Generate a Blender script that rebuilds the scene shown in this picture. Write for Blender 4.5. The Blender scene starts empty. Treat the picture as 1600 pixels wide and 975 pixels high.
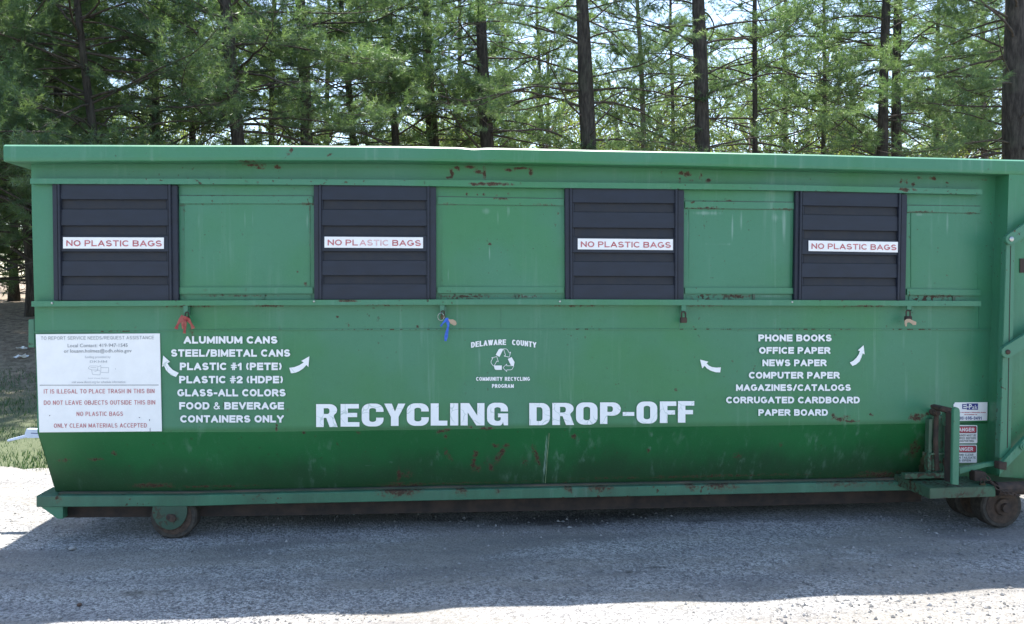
import bpy, math, random
import numpy as np
from mathutils import Vector, Matrix
sc = bpy.context.scene
COL = sc.collection
rad = math.radians

# ------------------------------------------------------------------ camera, sky, sun, exposure
CX, CD, CZ = 2.6193, 5.4036, 1.6131          # camera position (x, -y, z); dumpster front wall is the plane y = 0
YAW, PIT, ROL = 0.0967, 0.0272, 0.0018
FPX = 1300.0                                  # focal length in photo pixels (1600 wide)

def ray(px, py):
    u = (px - 800) / FPX; v = (py - 487.5) / FPX
    c, s = math.cos(ROL), math.sin(ROL); u, v = u*c + v*s, -u*s + v*c
    x, y, z = u, 1.0, -v
    c, s = math.cos(PIT), math.sin(PIT); y, z = y*c + z*s, -y*s + z*c
    c, s = math.cos(YAW), math.sin(YAW); x, y = x*c + y*s, -x*s + y*c
    return Vector((x, y, z))

def U(px, py, Y=0.0):
    """measured photo point -> world point on the vertical plane y = Y"""
    r = ray(px, py); t = (Y + CD) / r.y
    return Vector((CX + t*r.x, Y, CZ + t*r.z))

def G(px, py, Z=0.0):
    """measured photo point -> world point on the ground"""
    r = ray(px, py); t = (Z - CZ) / r.z
    return Vector((CX + t*r.x, -CD + t*r.y, Z))

cam = bpy.data.cameras.new('camera')
cam.sensor_width = 36; cam.lens = FPX/1600*36
cam.clip_start = 0.05; cam.clip_end = 3000
camo = bpy.data.objects.new('camera', cam); COL.objects.link(camo)
fw = ray(800, 487.5).normalized(); rt = (ray(900, 487.5) - ray(800, 487.5)).normalized(); up = rt.cross(fw)
m = Matrix((rt, up, -fw)).transposed().to_4x4(); m.translation = (CX, -CD, CZ)
camo.matrix_world = m
sc.camera = camo

SUNV = Vector((0.13, 1.10, 2.49)).normalized()      # towards the sun: high, behind the dumpster
world = bpy.data.worlds.new("World"); sc.world = world; world.use_nodes = True
nt = world.node_tree
sky = nt.nodes.new('ShaderNodeTexSky'); sky.sky_type = 'NISHITA'; sky.sun_disc = False
sky.sun_elevation = math.asin(SUNV.z); sky.sun_rotation = math.atan2(SUNV.x, SUNV.y)
sky.air_density = 1.0; sky.dust_density = 1.0; sky.ozone_density = 1.0
nt.links.new(sky.outputs[0], nt.nodes['Background'].inputs[0])
nt.nodes['Background'].inputs[1].default_value = 0.13
sun = bpy.data.lights.new('sun', 'SUN'); sun.energy = 4.5; sun.angle = rad(0.55); sun.color = (1, .96, .9)
suno = bpy.data.objects.new('sun', sun); COL.objects.link(suno)
suno.rotation_euler = (-SUNV).to_track_quat('-Z', 'Y').to_euler(); suno.location = (0, 0, 30)
sc.view_settings.view_transform = 'Standard'; sc.view_settings.look = 'None'
sc.view_settings.gamma = 1; sc.view_settings.use_curve_mapping = False
sc.view_settings.exposure = 1.6
sc.render.engine = 'CYCLES'
sc.cycles.max_bounces = 8; sc.cycles.transparent_max_bounces = 4

# ------------------------------------------------------------------ helpers
def tag(o, label=None, cat=None, group=None, kind=None):
    if label: o['label'] = label
    if cat: o['category'] = cat
    if group: o['group'] = group
    if kind: o['kind'] = kind
    return o

def empty(name, loc, label, cat, group=None):
    o = bpy.data.objects.new(name, None); COL.objects.link(o); o.location = loc
    o.empty_display_size = .2
    return tag(o, label, cat, group)

def wloc(o):
    v = Vector((0, 0, 0))
    while o is not None:
        v = v + o.location; o = o.parent
    return v

class MB:
    def __init__(s): s.v = []; s.f = []; s.mi = []; s.rust = None
    def face(s, pts, mi=0):
        n = len(s.v); s.v += [tuple(p) for p in pts]; s.f.append(tuple(range(n, n+len(pts)))); s.mi.append(mi)
    def faces(s, verts, faces, mi=0):
        n = len(s.v); s.v += [tuple(p) for p in verts]
        for f in faces: s.f.append(tuple(n+i for i in f)); s.mi.append(mi)
    def box(s, a, b, mi=0):
        x0, y0, z0 = a; x1, y1, z1 = b
        s.faces([(x0,y0,z0),(x1,y0,z0),(x1,y1,z0),(x0,y1,z0),(x0,y0,z1),(x1,y0,z1),(x1,y1,z1),(x0,y1,z1)],
                [(0,3,2,1),(4,5,6,7),(0,1,5,4),(1,2,6,5),(2,3,7,6),(3,0,4,7)], mi)
    def prism(s, pts, vec, mi=0):
        """polygon extruded along vec (pts = front face)"""
        n = len(pts); vec = Vector(vec); b = [Vector(p) + vec for p in pts]
        fs = [tuple(range(n)), tuple(range(2*n-1, n-1, -1))] + [(i, n+i, n+(i+1) % n, (i+1) % n) for i in range(n)]
        s.faces(list(pts) + b, fs, mi)
    def tube(s, pts, rads, sides=6, cap=True, mi=0):
        pts = [Vector(p) for p in pts]; n = len(pts)
        if not hasattr(rads, '__len__'): rads = [rads]*n
        rings = []; ref = Vector((0.31, 0.17, 0.93)).normalized()
        for i, p in enumerate(pts):
            t = (pts[min(i+1, n-1)] - pts[max(i-1, 0)]).normalized()
            if abs(t.dot(ref)) > .97: ref = Vector((1, .1, .05)).normalized()
            a = t.cross(ref).normalized(); b = t.cross(a)
            rings.append([p + (a*math.cos(k*2*math.pi/sides) + b*math.sin(k*2*math.pi/sides))*rads[i] for k in range(sides)])
        vs = [q for r in rings for q in r]; fs = []
        for i in range(n-1):
            for k in range(sides):
                k2 = (k+1) % sides
                fs.append((i*sides+k, i*sides+k2, (i+1)*sides+k2, (i+1)*sides+k))
        if cap: fs += [tuple(range(sides-1, -1, -1)), tuple((n-1)*sides+k for k in range(sides))]
        s.faces(vs, fs, mi)
    def lathe_y(s, c, prof, seg=40, mi=0):
        """profile [(r, y)...] revolved about an axis along y through c"""
        c = Vector(c); n = len(prof); vs = []
        for r, y in prof:
            for k in range(seg):
                a = 2*math.pi*k/seg; vs.append(c + Vector((r*math.cos(a), y, r*math.sin(a))))
        fs = []
        for i in range(n-1):
            for k in range(seg):
                k2 = (k+1) % seg; fs.append((i*seg+k, i*seg+k2, (i+1)*seg+k2, (i+1)*seg+k))
        fs += [tuple(range(seg)), tuple((n-1)*seg+k for k in range(seg-1, -1, -1))]
        s.faces(vs, fs, mi)
    def build(s, name, mats, parent=None, loc=None, smooth=False, marks=False, bevel=0, recalc=False, fade=None):
        base = wloc(parent) if parent is not None else Vector((0, 0, 0))
        org = base if loc is None else Vector(loc)
        V = np.array(s.v, dtype=float).reshape(-1, 3) - np.array(org)
        me = bpy.data.meshes.new(name)
        me.from_pydata([tuple(p) for p in V], [], s.f)
        for mm in (mats if isinstance(mats, (list, tuple)) else [mats]): me.materials.append(mm)
        if any(s.mi): me.polygons.foreach_set('material_index', s.mi)
        if smooth: me.polygons.foreach_set('use_smooth', [True]*len(s.f))
        if recalc or bevel:
            import bmesh
            bm = bmesh.new(); bm.from_mesh(me); bmesh.ops.remove_doubles(bm, verts=bm.verts, dist=1e-5)
            bmesh.ops.recalc_face_normals(bm, faces=bm.faces)
            if bevel:
                es = [e for e in bm.edges if len(e.link_faces) == 2 and e.calc_face_angle(0) > .6]
                bmesh.ops.bevel(bm, geom=es, offset=bevel, segments=2, affect='EDGES', clamp_overlap=True)
            bm.to_mesh(me); bm.free()
        if marks:
            co = np.empty(len(me.vertices)*3); me.vertices.foreach_get('co', co); co = co.reshape(-1, 3) + np.array(org)
            for nm, lst in (('rust', RUST), ('chalk', CHALK)):
                val = np.zeros(len(co))
                for (x, z, rx, rz, ang, st) in lst:
                    dx = co[:, 0]-x; dz = co[:, 2]-z; ca, sa = math.cos(ang), math.sin(ang)
                    a = (dx*ca + dz*sa)/rx; b = (-dx*sa + dz*ca)/rz
                    val = np.maximum(val, st*np.exp(-(a*a+b*b)))
                at = me.attributes.new(nm, 'FLOAT', 'POINT'); at.data.foreach_set('value', val.astype(np.float32))
            gv = np.clip((.66-co[:, 2])/.34, 0, 1)*(co[:, 1] < .5)*(1.0 if name == 'body' else .55)  # belly shade painted as darkening towards the hull bottom; weaker grime on other parts
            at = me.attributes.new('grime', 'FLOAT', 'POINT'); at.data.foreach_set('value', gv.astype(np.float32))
            fv = np.clip((co[:, 2]-(.722-.004*co[:, 0]))/.03, 0, 1) if fade is None else np.full(len(co), fade)  # lighter tone above the fold: part chalking, part painted sky sheen
            at = me.attributes.new('fade', 'FLOAT', 'POINT'); at.data.foreach_set('value', fv.astype(np.float32))
        me.update()
        o = bpy.data.objects.new(name, me); COL.objects.link(o)
        if parent is not None:
            o.parent = parent
            if loc is not None: o.location = org - base
        else: o.location = org
        return o

def interp(pl, x):
    xs = [p[0] for p in pl]; ys = [p[1] for p in pl]
    return float(np.interp(x, xs, ys))

def arcpts(cx, cy, rx, ry, a0, a1, n=8):
    return [(cx + rx*math.cos(rad(a0+(a1-a0)*i/n)), cy + ry*math.sin(rad(a0+(a1-a0)*i/n))) for i in range(n+1)]

def px_plate(mb, pts, Y, thick, mi=0):
    """plate whose front outline was measured in the photo, at depth Y, with real thickness"""
    mb.prism([U(x, y, Y) for x, y in pts], (0, thick, 0), mi)

def strip(mb, top, bot, x0, x1, Y, thick, step=4, rows=4):
    """long bar along x between measured top and bottom lines"""
    n = max(2, int((x1-x0)/step)); R = []
    for j in range(rows+1):
        f = j/rows; R.append([U(x0+(x1-x0)*i/n, interp(top, x0+(x1-x0)*i/n)*(1-f)+interp(bot, x0+(x1-x0)*i/n)*f, Y) for i in range(n+1)])
    d = Vector((0, thick, 0)); R.append([p+d for p in R[rows]]); R.append([p+d for p in R[0]])
    vs = [p for r in R for p in r]; m_ = n+1; K = len(R); fs = []
    for k in range(K):
        k2 = (k+1) % K
        for i in range(n): fs.append((k*m_+i, k2*m_+i, k2*m_+i+1, k*m_+i+1))
    fs += [tuple(k*m_ for k in range(K-1, -1, -1)), tuple(k*m_+n for k in range(K))]
    mb.faces(vs, fs)

# ------------------------------------------------------------------ node materials
def newmat(name):
    m = bpy.data.materials.new(name); m.use_nodes = True
    nt = m.node_tree
    return m, nt, nt.nodes['Principled BSDF']

class N:
    def __init__(s, nt): s.nt = nt
    def __call__(s, typ, **k):
        n = s.nt.nodes.new(typ)
        for a, b in k.items():
            if a == 'ins':
                for i, v in b.items():
                    if hasattr(v, 'is_output') or isinstance(v, bpy.types.NodeSocket): s.nt.links.new(v, n.inputs[i])
                    else: n.inputs[i].default_value = v
            else: setattr(n, a, b)
        return n
    def math(s, op, a, b=0.0, clamp=False):
        n = s('ShaderNodeMath', operation=op, use_clamp=clamp, ins={0: a, 1: b}); return n.outputs[0]
    def mix(s, fac, a, b):
        n = s('ShaderNodeMix', data_type='RGBA', ins={0: fac, 6: a, 7: b}); return n.outputs[2]
    def ramp(s, v, lo, hi, a=0.0, b=1.0):
        n = s('ShaderNodeMapRange', interpolation_type='SMOOTHSTEP', ins={0: v, 1: lo, 2: hi, 3: a, 4: b}); return n.outputs[0]
    def noise(s, vec, scale, detail=3, rough=.55, mapping=None):
        if mapping is not None:
            vec = s('ShaderNodeVectorMath', operation='MULTIPLY', ins={0: vec, 1: mapping}).outputs[0]
        n = s('ShaderNodeTexNoise', ins={'Vector': vec, 'Scale': scale, 'Detail': detail, 'Roughness': rough}); return n.outputs[0]

def rgba(c): return (c[0], c[1], c[2], 1)

FADED, FADED2 = (.046, .192, .106), (.036, .190, .072)     # chalking plus sky sheen painted into upright sheets; under-cut hull colour kept shade-dark
def paint(name, base, base2, chalk=(.30, .42, .36), rustamt=.5, rough=.42, streak=.26, speck=.69, bottom_dirt=0.0):
    m, nt, b = newmat(name); n = N(nt)
    P = n('ShaderNodeTexCoord').outputs['Object']
    ru = n('ShaderNodeAttribute', attribute_name='rust').outputs['Fac']
    ch = n('ShaderNodeAttribute', attribute_name='chalk').outputs['Fac']
    big = n.noise(P, 1.3, 4); fine = n.noise(P, 28, 5, .65); micro = n.noise(P, 140, 3, .6)
    col = n.mix(n.ramp(big, .3, .7), rgba(base), rgba(base2))
    fd = n('ShaderNodeAttribute', attribute_name='fade').outputs['Fac']
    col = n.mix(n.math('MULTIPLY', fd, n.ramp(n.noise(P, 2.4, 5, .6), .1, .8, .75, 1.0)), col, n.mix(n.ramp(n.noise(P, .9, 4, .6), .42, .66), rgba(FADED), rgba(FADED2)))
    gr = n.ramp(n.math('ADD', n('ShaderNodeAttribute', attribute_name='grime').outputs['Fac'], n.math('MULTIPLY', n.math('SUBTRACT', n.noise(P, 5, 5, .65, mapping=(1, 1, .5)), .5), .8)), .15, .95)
    col = n.mix(n.math('MULTIPLY', gr, .62), col, (.022, .028, .018, 1))  # hull's occlusion shade mixed into the paint colour, broken up by noise
    st = n.noise(P, 1.0, 4, .6, mapping=(22, 22, 1.4))
    st2 = n.noise(P, 1.0, 3, .6, mapping=(3.2, 3.2, .5))
    stm = n.math('MULTIPLY', n.ramp(st, .52, .78), n.ramp(st2, .40, .68))
    chm = n.math('MULTIPLY', n.ramp(n.math('ADD', n.math('MULTIPLY', ch, .8), n.math('MULTIPLY', n.math('SUBTRACT', st, .5), .9)), .25, .75), .55)
    f = n.math('ADD', n.math('MULTIPLY', stm, streak), chm, clamp=True)
    col = n.mix(f, col, rgba(chalk))
    col = n.mix(n.math('MULTIPLY', n.ramp(fine, .5, .8), .12), col, (.02, .05, .03, 1))
    col = n.mix(n.math('MULTIPLY', n.ramp(micro, .55, .8), .10), col, rgba(chalk))
    # rust: marked places broken up by noise, plus scattered specks
    rn = n.noise(P, 48, 6, .72)
    rsum = n.math('ADD', n.math('MULTIPLY', ru, 1.0), n.math('MULTIPLY', n.math('SUBTRACT', rn, .5), 2.3))
    rmask = n.math('MULTIPLY', n.ramp(rsum, .47, .60), n.ramp(ru, .02, .12))
    halo = n.math('MULTIPLY', n.ramp(rsum, .18, .55), n.math('MULTIPLY', n.ramp(ru, .02, .3), .75))
    sp = n.noise(P, 34, 2, .5); sp2 = n.noise(P, 2.2, 3)
    spm = n.math('MULTIPLY', n.ramp(sp, speck, speck+.03), n.ramp(sp2, .45, .6))
    rc = n.mix(n.ramp(n.noise(P, 120, 4), .35, .65), (.022, .013, .007, 1), (.082, .042, .020, 1))
    col = n.mix(halo, col, (.075, .062, .032, 1))
    rall = n.math('MAXIMUM', rmask, n.math('MULTIPLY', spm, rustamt), clamp=True)
    col = n.mix(rall, col, rc)
    nt.links.new(col, b.inputs['Base Color'])
    rr = n.math('ADD', n.math('MULTIPLY', n.math('MAXIMUM', rall, f), .35), n.math('ADD', rough, n.math('MULTIPLY', n.math('SUBTRACT', fine, .5), .15)))
    nt.links.new(rr, b.inputs['Roughness'])
    bp = n('ShaderNodeBump', ins={'Strength': .25, 'Distance': .003, 'Height': n.math('ADD', n.math('MULTIPLY', micro, .25), n.math('ADD', n.math('MULTIPLY', n.noise(P, 3.0, 2), 3.0), n.math('MULTIPLY', rall, n.math('MULTIPLY', rn, 1.5))))})
    nt.links.new(bp.outputs[0], b.inputs['Normal'])
    b.inputs['Specular IOR Level'].default_value = .5
    return m

def simple(name, c, rough=.6, var=.25, scale=30, c2=None, metallic=0, bump=.15, mapping=(1, 1, 1)):
    m, nt, b = newmat(name); n = N(nt); P = n('ShaderNodeTexCoord').outputs['Object']
    ns = n.noise(P, scale, 4, .6, mapping=mapping)
    d = tuple(x*(1-var) for x in c) if c2 is None else c2
    nt.links.new(n.mix(n.ramp(ns, .3, .7), rgba(c), rgba(d)), b.inputs['Base Color'])
    b.inputs['Roughness'].default_value = rough; b.inputs['Metallic'].default_value = metallic
    if bump:
        bp = n('ShaderNodeBump', ins={'Strength': bump, 'Distance': .004, 'Height': ns}); nt.links.new(bp.outputs[0], b.inputs['Normal'])
    return m

GREEN_A, GREEN_B = (.014, .138, .038), (.010, .112, .030)
M = {}
M['paint'] = paint('green_paint', GREEN_A, GREEN_B)
M['frame_paint'] = paint('worn_green_paint', (.042, .185, .10), (.055, .18, .11), rustamt=.9, streak=.25, speck=.66)
M['rusty_paint'] = paint('rusty_green_paint', (.035, .15, .08), (.05, .075, .045), rustamt=1.0, streak=.1, speck=.52)
M['grimy_paint'] = paint('grimy_green_paint', (.028, .078, .048), (.045, .060, .042), rustamt=.9, streak=.1, speck=.56)
M['ledge_dirt'] = simple('dried_mud', (.115, .092, .066), .95, c2=(.035, .060, .040), scale=16, bump=.5, mapping=(.25, 1, 1))
M['rust'] = simple('rust', (.075, .045, .030), .85, c2=(.030, .022, .018), scale=22, bump=.5)
M['dark_rust'] = simple('rusty_steel', (.055, .035, .026), .85, c2=(.020, .016, .014), scale=9, bump=.4)
M['door'] = simple('navy_plastic', (.0095, .0150, .030), .55, c2=(.0070, .0108, .021), scale=7, bump=.05, mapping=(1, 1, 3))
M['door_groove'] = simple('navy_plastic_dusty', (.012, .0145, .021), .65, c2=(.020, .0195, .022), scale=16, bump=.05)
M['white'] = simple('white_vinyl', (.84, .84, .83), .45, var=.06, scale=18, bump=.02)
M['sticker'] = simple('sticker_film', (.86, .85, .83), .4, var=.05, scale=14, bump=.02)
M['red_ink'] = simple('faded_red_ink', (.42, .07, .08), .5, c2=(.55, .16, .17), scale=14, bump=0)
M['pale_red_ink'] = simple('sun_faded_red_ink', (.66, .30, .31), .5, c2=(.74, .52, .53), scale=14, bump=0)
M['grey_ink'] = simple('grey_ink', (.20, .205, .22), .5, var=.3, scale=20, bump=0)
M['pale_ink'] = simple('pale_grey_ink', (.42, .43, .45), .5, var=.2, scale=20, bump=0)
M['black_ink'] = simple('black_ink', (.03, .03, .035), .5, bump=0)
M['blue_ink'] = simple('blue_ink', (.03, .04, .22), .5, bump=0)
M['danger_red'] = simple('danger_red', (.50, .05, .08), .5, var=.15, bump=0)
M['bolt'] = simple('galvanised_bolt', (.55, .55, .53), .35, metallic=.8, bump=0)
M['brass'] = simple('old_brass', (.10, .08, .04), .5, metallic=.6, c2=(.05, .035, .025), bump=.2)
M['wheel'] = simple('rusty_iron', (.085, .052, .034), .8, c2=(.035, .022, .015), scale=25, bump=.5)
M['rim'] = simple('worn_iron_rim', (.072, .060, .048), .75, c2=(.034, .028, .022), scale=40, metallic=.2, bump=.3)

def crackvinyl():
    m, nt, b = newmat('cracked_white_vinyl'); n = N(nt); P = n('ShaderNodeTexCoord').outputs['Object']
    w = n('ShaderNodeVectorMath', operation='ADD', ins={0: P, 1: n('ShaderNodeVectorMath', operation='SCALE', ins={0: n('ShaderNodeTexNoise', ins={'Vector': P, 'Scale': 9.0}).outputs['Color'], 'Scale': .12}).outputs[0]}).outputs[0]
    v = n('ShaderNodeTexVoronoi', feature='DISTANCE_TO_EDGE', ins={'Vector': w, 'Scale': 11.0}).outputs['Distance']
    cr = n.math('MULTIPLY', n.ramp(v, .035, .012), n.ramp(n.noise(P, 5, 2), .45, .58))
    col = n.mix(n.math('MULTIPLY', cr, .42), (.84, .84, .83, 1), (.20, .36, .28, 1))
    col = n.mix(n.math('MULTIPLY', n.ramp(n.noise(P, 30, 4), .5, .8), .12), col, (.45, .52, .46, 1))
    nt.links.new(col, b.inputs['Base Color']); b.inputs['Roughness'].default_value = .45
    return m
M['crack_white'] = crackvinyl()

def gravelmat():
    m, nt, b = newmat('crushed_gravel'); n = N(nt); P = n('ShaderNodeTexCoord').outputs['Object']
    stn = n('ShaderNodeAttribute', attribute_name='stain').outputs['Fac']
    v = n('ShaderNodeTexVoronoi', ins={'Vector': P, 'Scale': 75.0, 'Randomness': 1.0})
    v2 = n('ShaderNodeTexVoronoi', ins={'Vector': P, 'Scale': 170.0})
    g = n('ShaderNodeSeparateColor', ins={0: v.outputs['Color']}).outputs[0]
    g2 = n('ShaderNodeSeparateColor', ins={0: v2.outputs['Color']}).outputs[0]
    t = n.math('ADD', n.math('MULTIPLY', g, .55), n.math('MULTIPLY', g2, .45))
    col = n.mix(n.ramp(t, .15, .85), (.115, .112, .110, 1), (.46, .45, .43, 1))
    dust = n.ramp(n.noise(P, .9, 5, .62, mapping=(.55, 1.7, 1)), .44, .60)
    col = n.mix(n.math('MULTIPLY', dust, .72), col, (.215, .198, .172, 1))
    lanes = n.ramp(n.noise(P, 2.5, 4, .6, mapping=(.35, 1.5, 1)), .42, .7)
    col = n.mix(n.math('MULTIPLY', lanes, .42), col, (.115, .115, .125, 1))
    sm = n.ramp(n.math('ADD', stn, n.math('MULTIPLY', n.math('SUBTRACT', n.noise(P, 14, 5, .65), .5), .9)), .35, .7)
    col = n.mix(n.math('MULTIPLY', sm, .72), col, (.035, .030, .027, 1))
    nt.links.new(col, b.inputs['Base Color']); b.inputs['Roughness'].default_value = .9
    hgt = n.math('ADD', n.math('MULTIPLY', v.outputs['Distance'], -1.0), n.math('MULTIPLY', v2.outputs['Distance'], -.5))
    bp = n('ShaderNodeBump', ins={'Strength': .65, 'Distance': .010, 'Height': hgt}); nt.links.new(bp.outputs[0], b.inputs['Normal'])
    return m
M['gravel'] = gravelmat()

def stonemat():
    m, nt, b = newmat('limestone_chips'); n = N(nt)
    a = n('ShaderNodeAttribute', attribute_name='tint').outputs['Fac']
    col = n.mix(a, (.12, .118, .114, 1), (.31, .30, .29, 1))
    nt.links.new(col, b.inputs['Base Color']); b.inputs['Roughness'].default_value = .85
    return m
M['chips'] = stonemat()

def groundmat():
    m, nt, b = newmat('grass_and_needle_litter'); n = N(nt); P = n('ShaderNodeTexCoord').outputs['Object']
    y = n('ShaderNodeSeparateXYZ', ins={0: P}).outputs[1]
    big = n.noise(P, .5, 4); f = n.noise(P, 22, 5, .7)
    grass = n.mix(f, (.055, .078, .034, 1), (.115, .130, .065, 1))
    needle = n.mix(n.ramp(n.noise(P, 9, 7, .8), .36, .66), (.135, .098, .070, 1), (.36, .29, .21, 1))
    fac = n.ramp(n.math('ADD', y, n.math('MULTIPLY', n.math('SUBTRACT', big, .5), 6)), 4.8, 9.0)
    nt.links.new(n.mix(fac, grass, needle), b.inputs['Base Color']); b.inputs['Roughness'].default_value = .95
    bp = n('ShaderNodeBump', ins={'Strength': .8, 'Distance': .03, 'Height': f}); nt.links.new(bp.outputs[0], b.inputs['Normal'])
    return m
M['ground'] = groundmat()

def leafmat(name, ca, cb, trans=.5, tcol=None):
    m, nt, b = newmat(name); n = N(nt)
    a = n('ShaderNodeAttribute', attribute_name='tint').outputs['Fac']
    col = n.mix(a, rgba(ca), rgba(cb))
    d = n('ShaderNodeBsdfDiffuse', ins={0: col})
    tc = n.mix(a, rgba(tcol[0]), rgba(tcol[1])) if tcol else col
    t = n('ShaderNodeBsdfTranslucent', ins={0: tc})
    gl = n('ShaderNodeBsdfGlossy', ins={0: (.8, .85, .8, 1), 'Roughness': .4})
    mx = n('ShaderNodeMixShader', ins={0: trans, 1: d.outputs[0], 2: t.outputs[0]})
    mx2 = n('ShaderNodeMixShader', ins={0: .06, 1: mx.outputs[0], 2: gl.outputs[0]})
    nt.links.new(mx2.outputs[0], nt.nodes['Material Output'].inputs[0])
    return m
M['needles'] = leafmat('pine_needles', (.048, .098, .050), (.120, .180, .090), .52, ((.11, .22, .06), (.26, .38, .10)))
M['leaves'] = leafmat('spring_leaves', (.10, .15, .035), (.20, .25, .06), .55, ((.16, .24, .03), (.30, .36, .06)))
M['grass'] = leafmat('grass_blades', (.030, .078, .022), (.066, .122, .044), .35, ((.045, .12, .018), (.09, .17, .035)))
def barkmat(name, a, c):
    m, nt, b = newmat(name); n = N(nt); P = n('ShaderNodeTexCoord').outputs['Object']
    f = n.noise(P, 9, 6, .7, mapping=(2.2, 2.2, .45)); l = n.ramp(n.noise(P, 1.6, 3), .5, .75)
    col = n.mix(n.ramp(f, .35, .68), rgba(a), rgba(c)); col = n.mix(n.math('MULTIPLY', l, .30), col, (.07, .085, .05, 1))
    nt.links.new(col, b.inputs['Base Color']); b.inputs['Roughness'].default_value = .95
    bp = n('ShaderNodeBump', ins={'Strength': .9, 'Distance': .02, 'Height': f}); nt.links.new(bp.outputs[0], b.inputs['Normal'])
    return m
M['bark'] = barkmat('pine_bark', (.022, .017, .014), (.075, .062, .052))
M['limb'] = barkmat('pine_limb_bark', (.040, .030, .024), (.10, .08, .065))
M['pale_bark'] = barkmat('pale_bark', (.10, .08, .065), (.22, .19, .16))

# ------------------------------------------------------------------ marks on the paint (measured rust and chalk places)
def _mk(px, py, rx, ry, ang=0, st=1.0):
    p = U(px, py, 0); s = .0042
    return (p.x, p.z, max(rx*s*.9, .008), max(ry*s*.9, .008), -rad(ang), st*.85)
RUST = [_mk(*a) for a in [
    (463,243,2.2,7,-15),(455,246,5,2.2,20),(516,241,1.5,5,10),(520,249,5,1.5,20),(1006,241,3.5,5,30,.9),
    (395,258,18,1.6),(433,261,6,3.5),(404,262,10,2),(706,270,4,9,-15),(702,277,6,3),(715,263,6,4,30),(733,261,12,2),
    (757,270,3,12),(748,269,9,3.5,10),(795,266,12,2),(815,263,18,2),(829,270,4,8),(768,289,36,3,0,1.1),(740,289,8,3),
    (1063,270,4,3),(1073,272,8,4.5,10),(1062,281,2,5),(1095,275,2,6,20),(1106,282,6,4),(1080,282,4,2),
    (1408,284,4,5,30),(1417,285,3,5),(1426,288,4,3),(1437,277,6,3),(1458,279,7,4),(1480,285,2.5,2.5),(1538,280,7,2,0,.8),(1562,281,5,2,0,.8),
    (1405,298,12,4),(1422,298,6,3),(730,303.5,2.6,2.6),(746,304,2,2),(756,304,2.4,2.4),(776,306,2,2),(795,303,2.6,2.6),(783,310.5,20,1.2,0,.9),
    (765,381,3,2),(478,444,2.6,3),(465,425,1.5,2),(1140,314,5,1.6),(871,333,2.5,2),(1480,430,2,2),
    (653,510,2.6,2.6),(527,495,2,2),(545,508,1.5,4),(820,463,30,3,0,.75),(1150,463,28,4,0,.8),(1470,463,50,3,0,.7),(370,462,70,2,0,.6),(545,470,20,1.5),(730,463,45,2.5,0,.75),
    (300,520,6,10,0,.5),(432,668,2,6,0,1.1),(693,673,13,3,-15),(762,669,12,3),(736,667,5,2),
    (741,726,4,21,8,.85),(745,712,6,8,0,.75),(748,738,7,7,0,.7),(783,714,6,24,28,.78),(792,700,5,8,10,.7),(776,699,9,4,10,.75),(768,733,6,6,0,.6),(792,697,6,3),(770,738,5,6,0,.8),(700,715,18,6,60,.5),
    (622,749,4,13,0,1.0),(620,764,26,3.5,0,.7),(635,748,12,9,0,.55),(225,767,40,5,0,.85),(140,722,14,3,0,.8),(92,724,12,5,0,.65),(172,711,4,5,0,.8),(330,769,90,2.2,0,.7),
    (840,715,5,24,-18,.75),(823,725,6,9,0,.55),(697,683,3.5,4),(897,683,4.5,5),(1018,706,3.5,6,0,.8),(1160,716,8,7,0,.75),(1057,610,3,3,0,.9),
    (1315,654,20,6,0,.72),(1302,648,3,4),(1330,658,16,3,0,.8),(1362,648,4,3),(1433,652,16,8,0,.85),(1449,647,3,3),(1440,705,14,26,10,.6),
    (1395,750,55,11,0,.75),(1225,697,6,6,0,.5),(1100,752,300,3,0,.55),(700,764,200,2.5,0,.5),(450,640,2,2),(560,677,4,2),(475,676,3,3),
    (200,787,14,3,0,.8),(180,788,8,2),(240,789,10,4),(265,788,6,4,0,.9),(330,785,10,3,0,.6),(620,772,34,6,0,1.0),(590,778,30,3,0,.8),(650,768,14,5,0,.9),(720,770,12,5,0,.8),(780,771,8,4,0,.8),
    (890,766,8,5,0,.8),(940,768,30,6,0,.9),(980,770,16,4,0,.8),(1060,768,10,5,0,.7),(1085,763,12,5,0,.8),(1130,763,40,5,0,.8),(1330,757,60,5,0,.6),(75,784,14,4,-25,1.0),(100,788,20,2.5,-10,.8),
    (300,478.5,60,1.2,0,.6),(420,478,30,1.2,0,.8),(900,478,60,1.2,0,.6),(1350,478,60,1.2,0,.7),(1100,478,60,1.0,0,.5),(600,477,50,1.0,0,.5),
    (280,320,12,1.2,0,.6),(480,319,14,1.2,0,.8),(700,319,14,1.2,0,.7),(850,320,26,1.2,0,.7),(1100,325,34,1.4,0,.85),(1225,327,22,1.2,0,.8),(1440,331,34,1.4,0,.85),(1515,333,14,1.2,0,.8),
]]
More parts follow.
